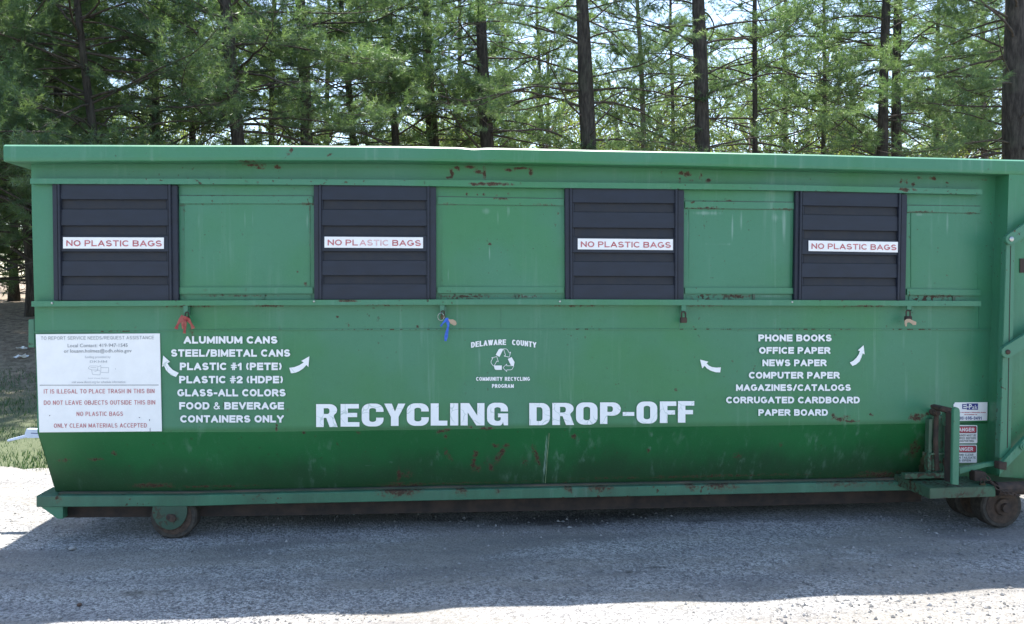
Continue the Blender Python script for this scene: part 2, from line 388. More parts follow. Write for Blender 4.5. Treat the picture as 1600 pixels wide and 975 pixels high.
CHALK = [_mk(*a) for a in [
    (855,715,1.6,46,1,1.3),(858,560,9,90,0,.55),(875,600,5,70,0,.45),(1415,600,8,60,0,.55),(1412,530,7,30,0,.45),(1040,560,4,60,0,.5),(1062,620,3,60,0,.4),
    (480,345,3,22,0,1.0),(485,380,3,40,0,.8),(690,345,2,26,0,.9),(778,340,2,24,0,1.0),(765,395,1.8,18,0,1.1),(760,330,14,8,0,.7),(795,330,3,14,0,.8),
    (1145,355,2.2,30,0,1.2),(1158,345,2,22,0,.9),(1105,333,36,5,0,.9),(1075,360,3,40,0,.9),(1120,381,40,2.5,0,.7),(1225,350,4,40,0,1.0),(1215,340,14,10,0,.7),
    (1480,350,2,30,0,1.1),(1466,345,2,22,0,.9),(1440,335,30,4,0,.7),(1420,345,3,40,0,.7),(1525,360,2,34,0,.6),(700,430,1.8,22,0,.8),
    (820,463,22,2.5,0,.9),(1200,463,30,3,0,.9),(1020,680,5,8,0,.7),(1020,704,4,7,0,.8),(850,565,4,110,0,.35),(1500,640,40,30,0,.25),(1040,470,50,3,0,.4),
    (310,345,2,20,0,.6),(383,345,1.5,26,0,.8),(395,340,1.5,22,0,.7),(290,420,2,30,0,.4),(510,580,30,40,0,.28),(950,580,50,50,0,.25),(1000,660,60,8,0,.4),(750,560,4,60,0,.5),(860,200,4,40,0,.5),(1005,252,4,10,0,.9),(1024,250,5,8,0,.6),
    (420,600,20,60,0,.2),(1010,676,120,3,0,.35),(610,727,10,1.5,0,.8),(575,732,14,1.2,0,.6),(430,800,1,1)]]

# ------------------------------------------------------------------ lettering
def _A(*a, **k): return arcpts(*a, **k)
GL = {
 'A': (1.0, [[(0,0),(.5,1),(1,0)], [(.17,.30),(.83,.30)]]),
 'B': (.88, [[(0,0),(0,1),(.62,1)]+_A(.62,.77,.33,.23,90,-90)+[(0,.54)], [(0,.54),(.66,.54)]+_A(.66,.27,.34,.27,90,-90)+[(0,0)]]),
 'C': (.93, [[(x/.87, y) for x, y in _A(.5,.5,.5,.5,42,318,n=18)]]),
 'D': (.92, [[(0,0),(0,1),(.5,1)]+_A(.5,.5,.5,.5,90,-90,n=12)+[(0,0)]]),
 'E': (.80, [[(1,1),(0,1),(0,0),(1,0)], [(0,.52),(.92,.52)]]),
 'F': (.76, [[(1,1),(0,1),(0,0)], [(0,.50),(.9,.50)]]),
 'G': (1.0, [_A(.5,.5,.5,.5,45,330,n=18)+[(1,.22),(1,.44),(.58,.44)]]),
 'H': (.90, [[(0,0),(0,1)], [(1,0),(1,1)], [(0,.52),(1,.52)]]),
 'I': (.0, [[(.5,0),(.5,1)]]),
 'J': (.7, [[(1,1),(1,.3)]+_A(.5,.3,.5,.3,0,-180)]),
 'K': (.92, [[(0,0),(0,1)], [(0,.36),(.95,1)], [(.34,.60),(1,0)]]),
 'L': (.74, [[(0,1),(0,0),(1,0)]]),
 'M': (1.12, [[(0,0),(0,1),(.5,.12),(1,1),(1,0)]]),
 'N': (.90, [[(0,0),(0,1),(1,0),(1,1)]]),
 'O': (1.02, [_A(.5,.5,.5,.5,0,360,n=24)]),
 'P': (.82, [[(0,0),(0,1),(.6,1)]+_A(.6,.73,.4,.27,90,-90)+[(0,.46)]]),
 'Q': (1.02, [_A(.5,.5,.5,.5,0,360,n=24), [(.6,.25),(1,0)]]),
 'R': (.90, [[(0,0),(0,1),(.6,1)]+_A(.6,.74,.38,.26,90,-90)+[(0,.48)], [(.5,.48),(1,0)]]),
 'S': (.86, [_A(.5,.74,.45,.26,25,270,n=12)+_A(.5,.25,.5,.25,90,-160,n=12)]),
 'T': (.86, [[(0,1),(1,1)], [(.5,1),(.5,0)]]),
 'U': (.90, [[(0,1),(0,.38)]+_A(.5,.38,.5,.38,180,360,n=12)+[(1,1)]]),
 'V': (.95, [[(0,1),(.5,0),(1,1)]]),
 'W': (1.35, [[(0,1),(.25,0),(.5,1),(.75,0),(1,1)]]),
 'X': (.92, [[(0,0),(1,1)], [(0,1),(1,0)]]),
 'Y': (.94, [[(0,1),(.5,.42),(1,1)], [(.5,.42),(.5,0)]]),
 'Z': (.85, [[(0,1),(1,1),(0,0),(1,0)]]),
 '0': (.75, [_A(.5,.5,.5,.5,0,360,n=20)]), '1': (.45, [[(0,.72),(.85,1),(.85,0)]]),
 '2': (.75, [_A(.5,.72,.5,.28,165,-20,n=10)+[(0,0),(1,0)]]),
 '3': (.75, [_A(.5,.75,.45,.25,160,-90,n=10), _A(.5,.27,.5,.27,90,-160,n=10)]),
 '4': (.8, [[(.75,0),(.75,1),(0,.27),(1,.27)]]), '5': (.75, [[(.9,1),(.15,1),(.05,.5)]+_A(.5,.32,.5,.32,130,-160,n=12)]),
 '6': (.75, [_A(.5,.3,.5,.3,0,360,n=16), _A(.6,.45,.6,.55,100,190,n=8)]), '7': (.72, [[(0,1),(1,1),(.3,0)]]),
 '9': (.75, [_A(.5,.7,.5,.3,0,360,n=16), _A(.4,.55,.6,.55,0,-80,n=8)]),
 '#': (.8, [[(.28,0),(.40,1)], [(.62,0),(.74,1)], [(0,.66),(1,.66)], [(0,.34),(1,.34)]]),
 '&': (.95, [[(1,0),(.25,.72)]+_A(.42,.82,.2,.18,200,-20,n=8)+[(.15,.42)]+_A(.38,.23,.38,.23,140,320,n=10)+[(.95,.5)]]),
 '/': (.45, [[(0,0),(1,1)]]), '-': (.35, [[(0,.40),(1,.40)]]), '(': (.22, [[(1,1.05),(.25,.80),(0,.5),(.25,.20),(1,-.05)]]), ')': (.22, [[(0,1.05),(.75,.80),(1,.5),(.75,.20),(0,-.05)]]),
 '.': (.0, [[(.5,0),(.5,.02)]]), ',': (.0, [[(.5,.05),(.4,-.1)]]), ':': (.0, [[(.5,0),(.5,.02)], [(.5,.65),(.5,.67)]]),
}
def clip(poly, x0, x1, y0, y1):
    for ax, lim, sg in ((0, x0, 1), (0, x1, -1), (1, y0, 1), (1, y1, -1)):
        out = []
        for i in range(len(poly)):
            a, b = poly[i-1], poly[i]; da = sg*(a[ax]-lim); db = sg*(b[ax]-lim)
            if (da >= 0) != (db >= 0):
                t = da/(da-db); out.append((a[0]+(b[0]-a[0])*t, a[1]+(b[1]-a[1])*t))
            if db >= 0: out.append(b)
        poly = out
        if len(poly) < 3: return []
    return poly

def text_polys(s, tx, ty, width=.9, gap=.12, space=.45):
    """capital lettering drawn with an elliptical pen: list of (layer, polygon) in units of cap height"""
    res = []; x = 0.0
    for ch in s:
        if ch == ' ': x += space; continue
        gw, strokes = GL[ch]
        TX0, TY0 = tx, ty
        if ch in '#&': tx, ty = tx*.62, ty*.62
        if ch in '()': tx, ty = tx*.85, ty*.85
        w = tx + gw*width*(1-.5*tx) if gw > 0 else tx
        lay = 0
        ylo, yhi = (-.15, 1.1) if ch in '(),' else (0, 1)
        for st in strokes:
            P = [(tx/2 + p[0]*(w-tx), ty/2 + p[1]*(1-ty)) for p in st]
            closed = abs(P[0][0]-P[-1][0]) + abs(P[0][1]-P[-1][1]) < 1e-6
            for i in range(len(P)-1):
                (ax, ay), (bx, by) = P[i], P[i+1]; dx, dy = bx-ax, by-ay; L = math.hypot(dx, dy)
                if L < 1e-9: continue
                dx /= L; dy /= L; hx, hy = -dy*tx/2, dx*ty/2
                e = max(tx, ty)/2
                ea = e if (i == 0 and not closed and ch not in 'CGS&()') else 0
                eb = e if (i == len(P)-2 and not closed and ch not in 'CGS&()') else 0
                q = [(ax-dx*ea+hx, ay-dy*ea+hy), (ax-dx*ea-hx, ay-dy*ea-hy), (bx+dx*eb-hx, by+dy*eb-hy), (bx+dx*eb+hx, by+dy*eb+hy)]
                q = clip(q, -.02 if ch in '()' else 0, w+.02, ylo, yhi)
                if q: res.append((lay, [(x+u, v) for u, v in q])); lay += 1
                if i > 0 or closed:
                    px_, py_ = P[i-1] if i > 0 else P[-2]
                    ang = abs(math.atan2((ax-px_)*dy-(ay-py_)*dx, (ax-px_)*dx+(ay-py_)*dy))
                    if ang > .05:
                        if ang > .9: # mitre-like square corner
                            q = [(ax-tx/2, ay-ty/2), (ax+tx/2, ay-ty/2), (ax+tx/2, ay+ty/2), (ax-tx/2, ay+ty/2)]
                            if ch in 'AVWMNXYZKR2471&3S': q = [(ax+math.cos(k*math.pi/5)*tx/2, ay+math.sin(k*math.pi/5)*ty/2) for k in range(10)]
                        else: q = [(ax+math.cos(k*math.pi/5)*tx/2, ay+math.sin(k*math.pi/5)*ty/2) for k in range(10)]
                        q = clip(q, 0, w, ylo, yhi)
                        if q: res.append((lay, [(x+u, v) for u, v in q])); lay += 1
        tx, ty = TX0, TY0
        x += w + gap
    return res, x - gap

def quad_map(c):
    """(u, v) in 0..1 -> photo point inside the quad c = TL, TR, BR, BL"""
    TL, TR, BR, BL = c
    def f(u, v):
        tx_ = TL[0]+(TR[0]-TL[0])*u, TL[1]+(TR[1]-TL[1])*u; bx_ = BL[0]+(BR[0]-BL[0])*u, BL[1]+(BR[1]-BL[1])*u
        return bx_[0]+(tx_[0]-bx_[0])*v, bx_[1]+(tx_[1]-bx_[1])*v
    return f

def put_text(mb, s, c, Y, tx, ty, mi=0, width=.9, gap=.12, space=.45, fmap=None):
    polys, W = text_polys(s, tx, ty, width, gap, space)
    f = fmap or quad_map(c)
    for lay, p in polys:
        mb.face([U(*f(u/W, v), Y - .00004*lay) for u, v in p], mi)

def rect(x0, y0, x1, y1, tilt=0.0):
    return ((x0, y0), (x1, y0+tilt), (x1, y1+tilt), (x0, y1))

def put_small(mb, s, c, Y, mi=0):
    """small mixed-case lettering from Blender's built-in face"""
    cu = bpy.data.curves.new('t', 'FONT'); cu.body = s; cu.resolution_u = 2
    o = bpy.data.objects.new('t', cu); COL.objects.link(o)
    dg = bpy.context.evaluated_depsgraph_get(); me = o.evaluated_get(dg).to_mesh()
    V = [v.co.copy() for v in me.vertices]; F = [tuple(p.vertices) for p in me.polygons]
    o.evaluated_get(dg).to_mesh_clear(); bpy.data.objects.remove(o); bpy.data.curves.remove(cu)
    x0 = min(v.x for v in V); x1 = max(v.x for v in V); y1 = .73
    f = quad_map(c)
    for k, (du, dv) in enumerate(((0, 0),)):
        mb.faces([U(*f((v.x-x0)/(x1-x0)+du, v.y/y1+dv), Y-.0001*k) for v in V], F, mi)

def fill_curve(loops):
    """outline with holes -> (verts, faces)"""
    cu = bpy.data.curves.new('t', 'CURVE'); cu.dimensions = '2D'; cu.fill_mode = 'FRONT'
    for lp in loops:
        sp = cu.splines.new('POLY'); sp.points.add(len(lp)-1); sp.use_cyclic_u = True
        for p, q in zip(sp.points, lp): p.co = (q[0], q[1], 0, 1)
    o = bpy.data.objects.new('t', cu); COL.objects.link(o)
    dg = bpy.context.evaluated_depsgraph_get(); me = o.evaluated_get(dg).to_mesh()
    V = [(v.co.x, v.co.y) for v in me.vertices]; F = [tuple(p.vertices) for p in me.polygons]
    o.evaluated_get(dg).to_mesh_clear(); bpy.data.objects.remove(o); bpy.data.curves.remove(cu)
    return V, F

def rr(x0, y0, x1, y1, r, corners='1111'):
    """rounded rectangle; corners TR, TL, BL, BR"""
    out = []
    rx = r[0] if hasattr(r, '__len__') else r; ry = r[1] if hasattr(r, '__len__') else r
    for k, (cx, cy, a) in enumerate(((x1-rx, y1-ry, 0), (x0+rx, y1-ry, 90), (x0+rx, y0+ry, 180), (x1-rx, y0+ry, 270))):
        if corners[k] == '1': out += arcpts(cx, cy, rx, ry, a, a+90, 6)
        else: out.append(((x1, y1), (x0, y1), (x0, y0), (x1, y0))[k])
    return out

# heavy display capitals (unit box)
S = .355; T = .175
HV = {
 'R': [[(0,0),(0,1),(.62,1)]+_A(.62,.74,.36,.26,90,-52,n=8)+[(.82,.47),(1,0),(.63,0),(.47,.40),(S,.40),(S,0)], rr(S,.57,.62,.82,(.1,.1),'1001')],
 'E': [[(0,0),(0,1),(.97,1),(.97,.80),(S+.03,.80),(S+.03,.61),(.88,.61),(.88,.42),(S+.03,.42),(S+.03,.20),(1,.20),(1,0)]],
 'C': [[(1,.64),(1,.70)]+_A(.62,.70,.38,.31,0,90,n=6)+_A(.38,.70,.38,.31,90,180,n=6)+_A(.38,.30,.38,.31,180,270,n=6)+_A(.62,.30,.38,.31,270,360,n=6)+[(1,.38),(.66,.38),(.66,.27)]+_A(.5,.27,.155,.08,0,-180,n=6)+_A(.5,.73,.155,.08,180,0,n=6)+[(.655,.64)]],
 'Y': [[(.32,0),(.32,.40),(0,1),(.36,1),(.51,.64),(.66,1),(1,1),(.68,.40),(.68,0)]],
 'L': [[(0,0),(0,1),(.48,1),(.48,.22),(1,.22),(1,0)]],
 'I': [[(0,0),(0,1),(1,1),(1,0)]],
 'N': [[(0,0),(0,1),(.36,1),(.70,.44),(.70,1),(1,1),(1,0),(.66,0),(.30,.58),(.30,0)]],
 'G': [[(1,.62),(1,.70)]+_A(.62,.70,.38,.31,0,90,n=6)+_A(.38,.70,.38,.31,90,180,n=6)+_A(.38,.30,.38,.31,180,270,n=6)+_A(.60,.18,.16,.19,270,350,n=4)+[(.80,0),(1,0),(1,.53),(.52,.53),(.52,.36),(.65,.36),(.65,.27)]+_A(.5,.27,.15,.08,0,-180,n=6)+_A(.5,.73,.15,.08,180,0,n=6)+[(.65,.62)]],
 'D': [[(0,0),(0,1),(.60,1)]+_A(.60,.66,.40,.34,90,0,n=7)+_A(.60,.34,.40,.34,0,-90,n=7), rr(S,.19,.64,.81,(.12,.14),'1001')],
 'O': [rr(0,-.01,1,1.01,(.36,.31)), rr(.345,.19,.655,.81,(.15,.09))],
 'P': [[(0,0),(0,1),(.62,1)]+_A(.62,.69,.38,.31,90,-90,n=10)+[(S,.38),(S,0)], rr(S,.56,.62,.82,(.1,.12),'1001')],
 'F': [[(0,0),(0,1),(1,1),(1,.79),(.46,.79),(.46,.59),(.92,.59),(.92,.39),(.46,.39),(.46,0)]],
 '-': [[(0,0),(0,1),(1,1),(1,0)]],
}

# ------------------------------------------------------------------ ground
rng = np.random.default_rng(7)
def vnoise(x, y, seed=0):
    """smooth value noise"""
    xi = np.floor(x).astype(int); yi = np.floor(y).astype(int); fx = x-xi; fy = y-yi
    fx = fx*fx*(3-2*fx); fy = fy*fy*(3-2*fy)
    def h(a, b):
        v = np.sin(a*127.1 + b*311.7 + seed*74.7)*43758.5453; return v-np.floor(v)
    return (h(xi, yi)*(1-fx)+h(xi+1, yi)*fx)*(1-fy) + (h(xi, yi+1)*(1-fx)+h(xi+1, yi+1)*fx)*fy

def hill(x, y):
    t = np.clip((np.asarray(y, float)-3.4)/10.5, 0, 1)
    return 1.30*t*t*(3-2*t) + np.clip(np.asarray(y, float)-14, 0, 400)*.012

def gridmesh(name, xs, ys, zf, mat, kind='structure', attr=None):
    X, Y = np.meshgrid(xs, ys); Z = zf(X, Y); nx, ny = len(xs), len(ys)
    V = np.stack([X, Y, Z], -1).reshape(-1, 3)
    idx = np.arange(nx*ny).reshape(ny, nx)
    F = np.stack([idx[:-1, :-1], idx[:-1, 1:], idx[1:, 1:], idx[1:, :-1]], -1).reshape(-1, 4)
    me = bpy.data.meshes.new(name); me.from_pydata(V.tolist(), [], F.tolist()); me.materials.append(mat)
    me.polygons.foreach_set('use_smooth', [True]*len(F))
    if attr is not None:
        a = me.attributes.new('stain', 'FLOAT', 'POINT'); a.data.foreach_set('value', attr(X, Y).ravel().astype(np.float32))
    o = bpy.data.objects.new(name, me); COL.objects.link(o); tag(o, kind=kind); return o

xs = np.concatenate([np.linspace(-400, -14, 20), np.linspace(-12, 20, 90), np.linspace(22, 400, 20)])
ys = np.concatenate([np.linspace(-400, -8, 14), np.linspace(-6, 30, 110), np.linspace(33, 600, 24)])
gridmesh('ground', xs, ys, lambda X, Y: np.where(Y < 2.3, -.06, hill(X, Y) - .02 + np.where(Y > 3, (vnoise(X*1.3, Y*1.3)-.5)*.10, 0)), M['ground'])

STAIN = []
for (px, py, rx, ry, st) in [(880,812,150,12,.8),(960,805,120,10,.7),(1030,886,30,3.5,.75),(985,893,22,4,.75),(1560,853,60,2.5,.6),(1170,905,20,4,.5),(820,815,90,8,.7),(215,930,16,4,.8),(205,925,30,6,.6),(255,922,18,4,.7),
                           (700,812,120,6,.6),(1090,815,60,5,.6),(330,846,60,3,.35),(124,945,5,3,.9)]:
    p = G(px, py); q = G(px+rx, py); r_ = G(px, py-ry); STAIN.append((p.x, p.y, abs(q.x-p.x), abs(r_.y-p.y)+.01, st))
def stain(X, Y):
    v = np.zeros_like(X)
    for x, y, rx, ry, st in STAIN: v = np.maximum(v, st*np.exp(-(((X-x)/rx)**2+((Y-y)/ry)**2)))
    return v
xs = np.concatenate([np.linspace(-80, -4, 16), np.linspace(-3.6, 10, 240), np.linspace(11, 80, 16)])
ys = np.concatenate([np.linspace(-120, -6, 16), np.linspace(-5.6, 2.45, 180)])
def lotz(X, Y):
    z = (vnoise(X*2.1, Y*2.1, 3)-.5)*.022 + (vnoise(X*7, Y*7, 4)-.5)*.008
    return np.where((np.abs(X) < 12) & (Y > -6), z, 0)
lot = gridmesh('gravel_lot', xs, ys, lotz, M['gravel'], attr=stain)
# ragged far edge of the gravel
for v in lot.data.vertices:
    if v.co.y > 2.44: v.co.y += .10*math.sin(v.co.x*3.1) + .07*math.sin(v.co.x*9.7+1); v.co.z = -.015

def tri_mesh(name, V, nper, mat, tint=None, loc=(0, 0, 0)):
    """V: (n*nper, 3) loose polygons of nper corners"""
    n = len(V)//nper; me = bpy.data.meshes.new(name)
    V = np.asarray(V, dtype=np.float32) - np.asarray(loc, dtype=np.float32)
    me.vertices.add(len(V)); me.vertices.foreach_set('co', V.ravel())
    me.loops.add(len(V)); me.loops.foreach_set('vertex_index', np.arange(len(V), dtype=np.int32))
    me.polygons.add(n); me.polygons.foreach_set('loop_start', np.arange(0, len(V), nper, dtype=np.int32))
    me.polygons.foreach_set('loop_total', np.full(n, nper, dtype=np.int32))
    me.update(calc_edges=True); me.materials.append(mat)
    if tint is not None:
        a = me.attributes.new('tint', 'FLOAT', 'FACE'); a.data.foreach_set('value', np.asarray(tint, dtype=np.float32))
    return me

# loose stone chips lying on the lot
n = 42000
sx = rng.uniform(-1.6, 8.2, n); sy = -4.2 + 6.4*rng.random(n)**.8
keep = (vnoise(sx*1.1, sy*2.3, 9) + .35*rng.random(n) > .45) & ((sy < -.45) | (rng.random(n) < .25)); sx = sx[keep]; sy = sy[keep]; n = len(sx)
sz = lotz(sx, sy); sr = .004 + .0085*rng.random(n)**3
octv = np.array([(1,0,0),(0,1,0),(-1,0,0),(0,-1,0),(0,0,.8),(0,0,-.8)]); octf = [(0,1,4),(1,2,4),(2,3,4),(3,0,4),(1,0,5),(2,1,5),(3,2,5),(0,3,5)]
ang = rng.uniform(0, 6.28, n); scx = rng.uniform(.7, 1.6, n); jit = rng.uniform(.6, 1.3, (n, 6, 1))
ov = octv[None]*jit*sr[:, None, None]; ov[:, :, 0] *= scx[:, None]
ca, sa = np.cos(ang)[:, None], np.sin(ang)[:, None]
ov = np.stack([ov[:, :, 0]*ca-ov[:, :, 1]*sa + sx[:, None], ov[:, :, 0]*sa+ov[:, :, 1]*ca + sy[:, None], ov[:, :, 2] + (sz+sr*.25)[:, None]], -1)
tri = ov[:, octf, :].reshape(-1, 3)
o = bpy.data.objects.new('gravel_chips', tri_mesh('gravel_chips', tri, 3, M['chips'], np.repeat(rng.random(n), 8))); COL.objects.link(o); tag(o, kind='stuff')

# grass along the edge of the lot
n = 60000
gx = rng.uniform(-7, 11, n); gy = 2.42 + 5.2*rng.random(n)**1.5
gy += .10*np.sin(gx*3.1) + .07*np.sin(gx*9.7+1)
keep = vnoise(gx*1.5, gy*1.5, 5) + .5*rng.random(n) > .32 + .06*(gy-2.4); gx = gx[keep]; gy = gy[keep]; n = len(gx)
gz = hill(gx, gy) - .03; hh = .035 + .045*rng.random(n); a = rng.uniform(0, 6.28, n); w = .004 + .003*rng.random(n); ln = rng.uniform(.1, .7, n)*hh; b = rng.uniform(0, 6.28, n)
V = np.stack([np.stack([gx-w*np.cos(a), gy-w*np.sin(a), gz], -1), np.stack([gx+w*np.cos(a), gy+w*np.sin(a), gz], -1), np.stack([gx+ln*np.cos(b), gy+ln*np.sin(b), gz+hh], -1)], 1).reshape(-1, 3)
o = bpy.data.objects.new('grass', tri_mesh('grass', V, 3, M['grass'], np.clip(rng.normal(.5, .25, n), 0, 1))); COL.objects.link(o); tag(o, kind='stuff')

# ------------------------------------------------------------------ dumpster
root = empty('recycling_dumpster', (3.5, 1.2, 0), 'long green steel roll-off recycling dumpster with four navy louvred doors', 'dumpster')
XL, XR, YB = .19, 6.98, 2.40
TOPL = [(5,225),(400,226.2),(600,227.5),(760,230),(1050,236),(1205,239),(1600,249),(1760,253.5)]
LIPB = [(5,252),(390,251.2),(600,251.6),(800,254.5),(1000,258),(1200,263),(1400,267.5),(1600,272.5),(1760,277)]
SEAM = [(48,519),(200,517.5),(400,515.3),(800,514.4),(1200,514.4),(1575,515)]
FOLD = [(58,675.6),(400,675),(800,669.5),(1200,665),(1450,661.6),(1620,659)]
R1T = [(48,278.8),(390,279.4),(790,282),(810,284),(1190,288),(1535,296)]
R1B = [(48,287),(390,288),(600,289.5),(790,292.5),(1190,296.8),(1535,304)]
R2T = [(50,470.7),(390,469),(790,467.6),(1190,468.6),(1532,470.4)]
R2B = [(50,479),(390,477),(790,476),(1190,477.4),(1532,478.4)]
HULB = [(87,768),(300,770.5),(400,768),(800,760.5),(1200,752),(1452,747),(1480,746.5)]
RLT = [(57,775),(300,774),(400,771.5),(800,763.5),(1200,756),(1440,752)]
RLB = [(57,792.5),(300,791.2),(400,788.2),(800,779.8),(1200,771.2),(1440,766)]
SKB = [(92,809),(400,806),(800,799),(1200,790),(1440,784)]

# body: front wall (fine grid so that wear can follow measured places), sloping lower hull, ends, back, bottom, roof under the lip
mb = MB(); nx, nz = 680, 170; vs = []; fs = []
for j in range(nz+1):
    v = j/nz
    for i in range(nx+1):
        u = i/nx
        xp = (48.3 + 10.3*v) + u*(1668 - 16*v - (48.3 + 10.3*v))
        yp = 243 + (interp(FOLD, xp) - 243 - .006*xp)*v + .006*xp
        p = U(xp, yp, 0)
        w = .004*math.sin(p.x*1.9+1)*math.sin(p.z*2.6) + .0025*math.sin(p.x*5.3)*math.sin(p.z*4.1+2)   # sheet steel is never quite flat
        vs.append(p + Vector((0, w*min(1, 6*v)*min(1, 6*(1-v)), 0)))
for j in range(nz):
    for i in range(nx):
        a_ = j*(nx+1)+i; fs.append((a_, a_+nx+1, a_+nx+2, a_+1))
mb.faces(vs, fs)
top_row = vs[:nx+1]; fold_row = vs[nz*(nx+1):]
# lower hull
vs2 = []; nz2 = 36
for j in range(nz2+1):
    v = j/nz2
    for i in range(nx+1):
        p = fold_row[i]; u = i/nx
        xb = 87 + (1640-87)*u; q = U(xb, interp(HULB + [(1700, 742)], xb), .17)
        r_ = p.lerp(q, v); w = .005*math.sin(r_.x*2.3)*math.sin(v*3.14) + .003*math.sin(r_.x*6.1+1)*math.sin(v*6.28); vs2.append(r_ + Vector((0, w, 0)))
fs2 = []
for j in range(nz2):
    for i in range(nx):
        if vs2[j*(nx+1)+i].x > 6.04 : continue
        a_ = j*(nx+1)+i; fs2.append((a_, a_+nx+1, a_+nx+2, a_+1))
mb.faces(vs2, fs2)
bot_row = vs2[nz2*(nx+1):]
k = next(i for i in range(nx+1) if fold_row[i].x > 6.04)
# closing faces
tl, fl, bl = top_row[0], fold_row[0], bot_row[0]
B = lambda p, y=YB: Vector((p.x, y, p.z))
mb.face([tl, B(tl), B(fl), fl]); mb.face([fl, B(fl), Vector((bl.x, YB-.17, bl.z)), bl])
tr, fr = top_row[-1], fold_row[-1]
mb.face([B(tl), B(tr), B(fr), B(fl)]); mb.face([B(fl), B(fr), Vector((fr.x, YB-.17, bl.z)), Vector((bl.x, YB-.17, bl.z))])
mb.face([tr, fr, B(fr), B(tr)]); mb.face([Vector((bl.x, .17, bl.z)), Vector((bl.x, YB-.17, bl.z)), Vector((7.0, YB-.17, bl.z-.1)), Vector((7.0, .17, bl.z-.1))])
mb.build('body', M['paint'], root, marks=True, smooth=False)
# straight side plate below the fold at the tailgate end, carrying the stickers
mb = MB(); px_plate(mb, [(1453, 663), (1640, 659), (1640, 760), (1453, 748)], .003, .06)
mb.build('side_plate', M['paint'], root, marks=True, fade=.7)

# long pale paint run down the belly
mb = MB(); L_ = [(858,677,.9),(857.4,690,1.1),(856.2,702,1.0),(855.4,708,1.7),(854.6,716,1.2),(854.4,726,.9),(853.6,736,1.1),(852.6,748,1.0),(852,759,.9)]
P_ = []
for x, y, w in L_:
    Y_ = .17*(y-668.6)/(759.6-668.6) - .006
    P_.append((U(x-w*.5, y, Y_), U(x+w*.5, y, Y_)))
for (a_, b_), (c_, d_) in zip(P_[:-1], P_[1:]): mb.prism([a_, c_, d_, b_], (0, .005, 0))
mb.build('paint_run', simple('pale_paint_run', (.20, .27, .15), .6, c2=(.12, .22, .12), scale=30), root)
# overhanging top lip
mb = MB(); n_ = 300; prof = []
for i in range(n_+1):
    xp = 5 + (1760-5)*i/n_
    t = U(xp, interp(TOPL, xp), -.15); b_ = U(xp, interp(LIPB, xp), -.15)
    dent = .006*math.exp(-((xp-740)/14)**2)
    w = .003*math.sin(t.x*2.2) + .002*math.sin(t.x*7.0)
    prof.append([Vector((b_.x, .01, b_.z+.004)), Vector((b_.x, -.138, b_.z)), Vector((b_.x, -.147+w, b_.z+.006)), *[Vector((t.x, -.15+w, b_.z+.006+(t.z-.021-b_.z)*q_)) for q_ in (.2, .4, .6, .8)], Vector((t.x, -.15+w, t.z-.014-dent)), Vector((t.x, -.1485+w, t.z-.0115-dent)), Vector((t.x, -.128+w, t.z-dent)), Vector((t.x, .9, t.z+.012)), Vector((t.x, YB+.15, t.z)), Vector((t.x, YB+.15, t.z-.11)), Vector((t.x, YB-.01, t.z-.11))])
K = len(prof[0]); vs = [p for r_ in prof for p in r_]; fs = []
for i in range(n_):
    for k_ in range(K-1): fs.append((i*K+k_, (i+1)*K+k_, (i+1)*K+k_+1, i*K+k_+1))
mb.faces(vs, fs)
for r_ in (prof[0], prof[-1]):
    mb.face([r_[1], r_[2], r_[7], r_[9], r_[10], r_[11], r_[12]])
r_ = prof[0]; mb.face([r_[1], r_[12], Vector((XL, YB-.01, r_[12].z)), Vector((XL, .01, r_[0].z))])
mb.build('top_lip', M['paint'], root, marks=True)

# horizontal door tracks
mb = MB(); strip(mb, R1T, R1B, 47, 1535, -.055, .06); mb.build('door_track', M['frame_paint'], root, marks=True)
mb = MB(); strip(mb, R2T, R2B, 49, 1533, -.062, .065); mb.build('door_track', M['frame_paint'], root, marks=True)
# weld seam under the tracks
mb = MB(); strip(mb, [(x, y-.8) for x, y in SEAM], [(x, y+.7) for x, y in SEAM], 52, 1556, -.007, .005); mb.build('weld_seam', M['rusty_paint'], root, marks=True)
for xx in (1062, 1530, 783):
    mb = MB(); px_plate(mb, [(xx-.5, 480), (xx+.5, 480), (xx+.5, 513.4), (xx-.5, 513.4)], -.005, .004); mb.build('weld_seam', M['frame_paint'], root)

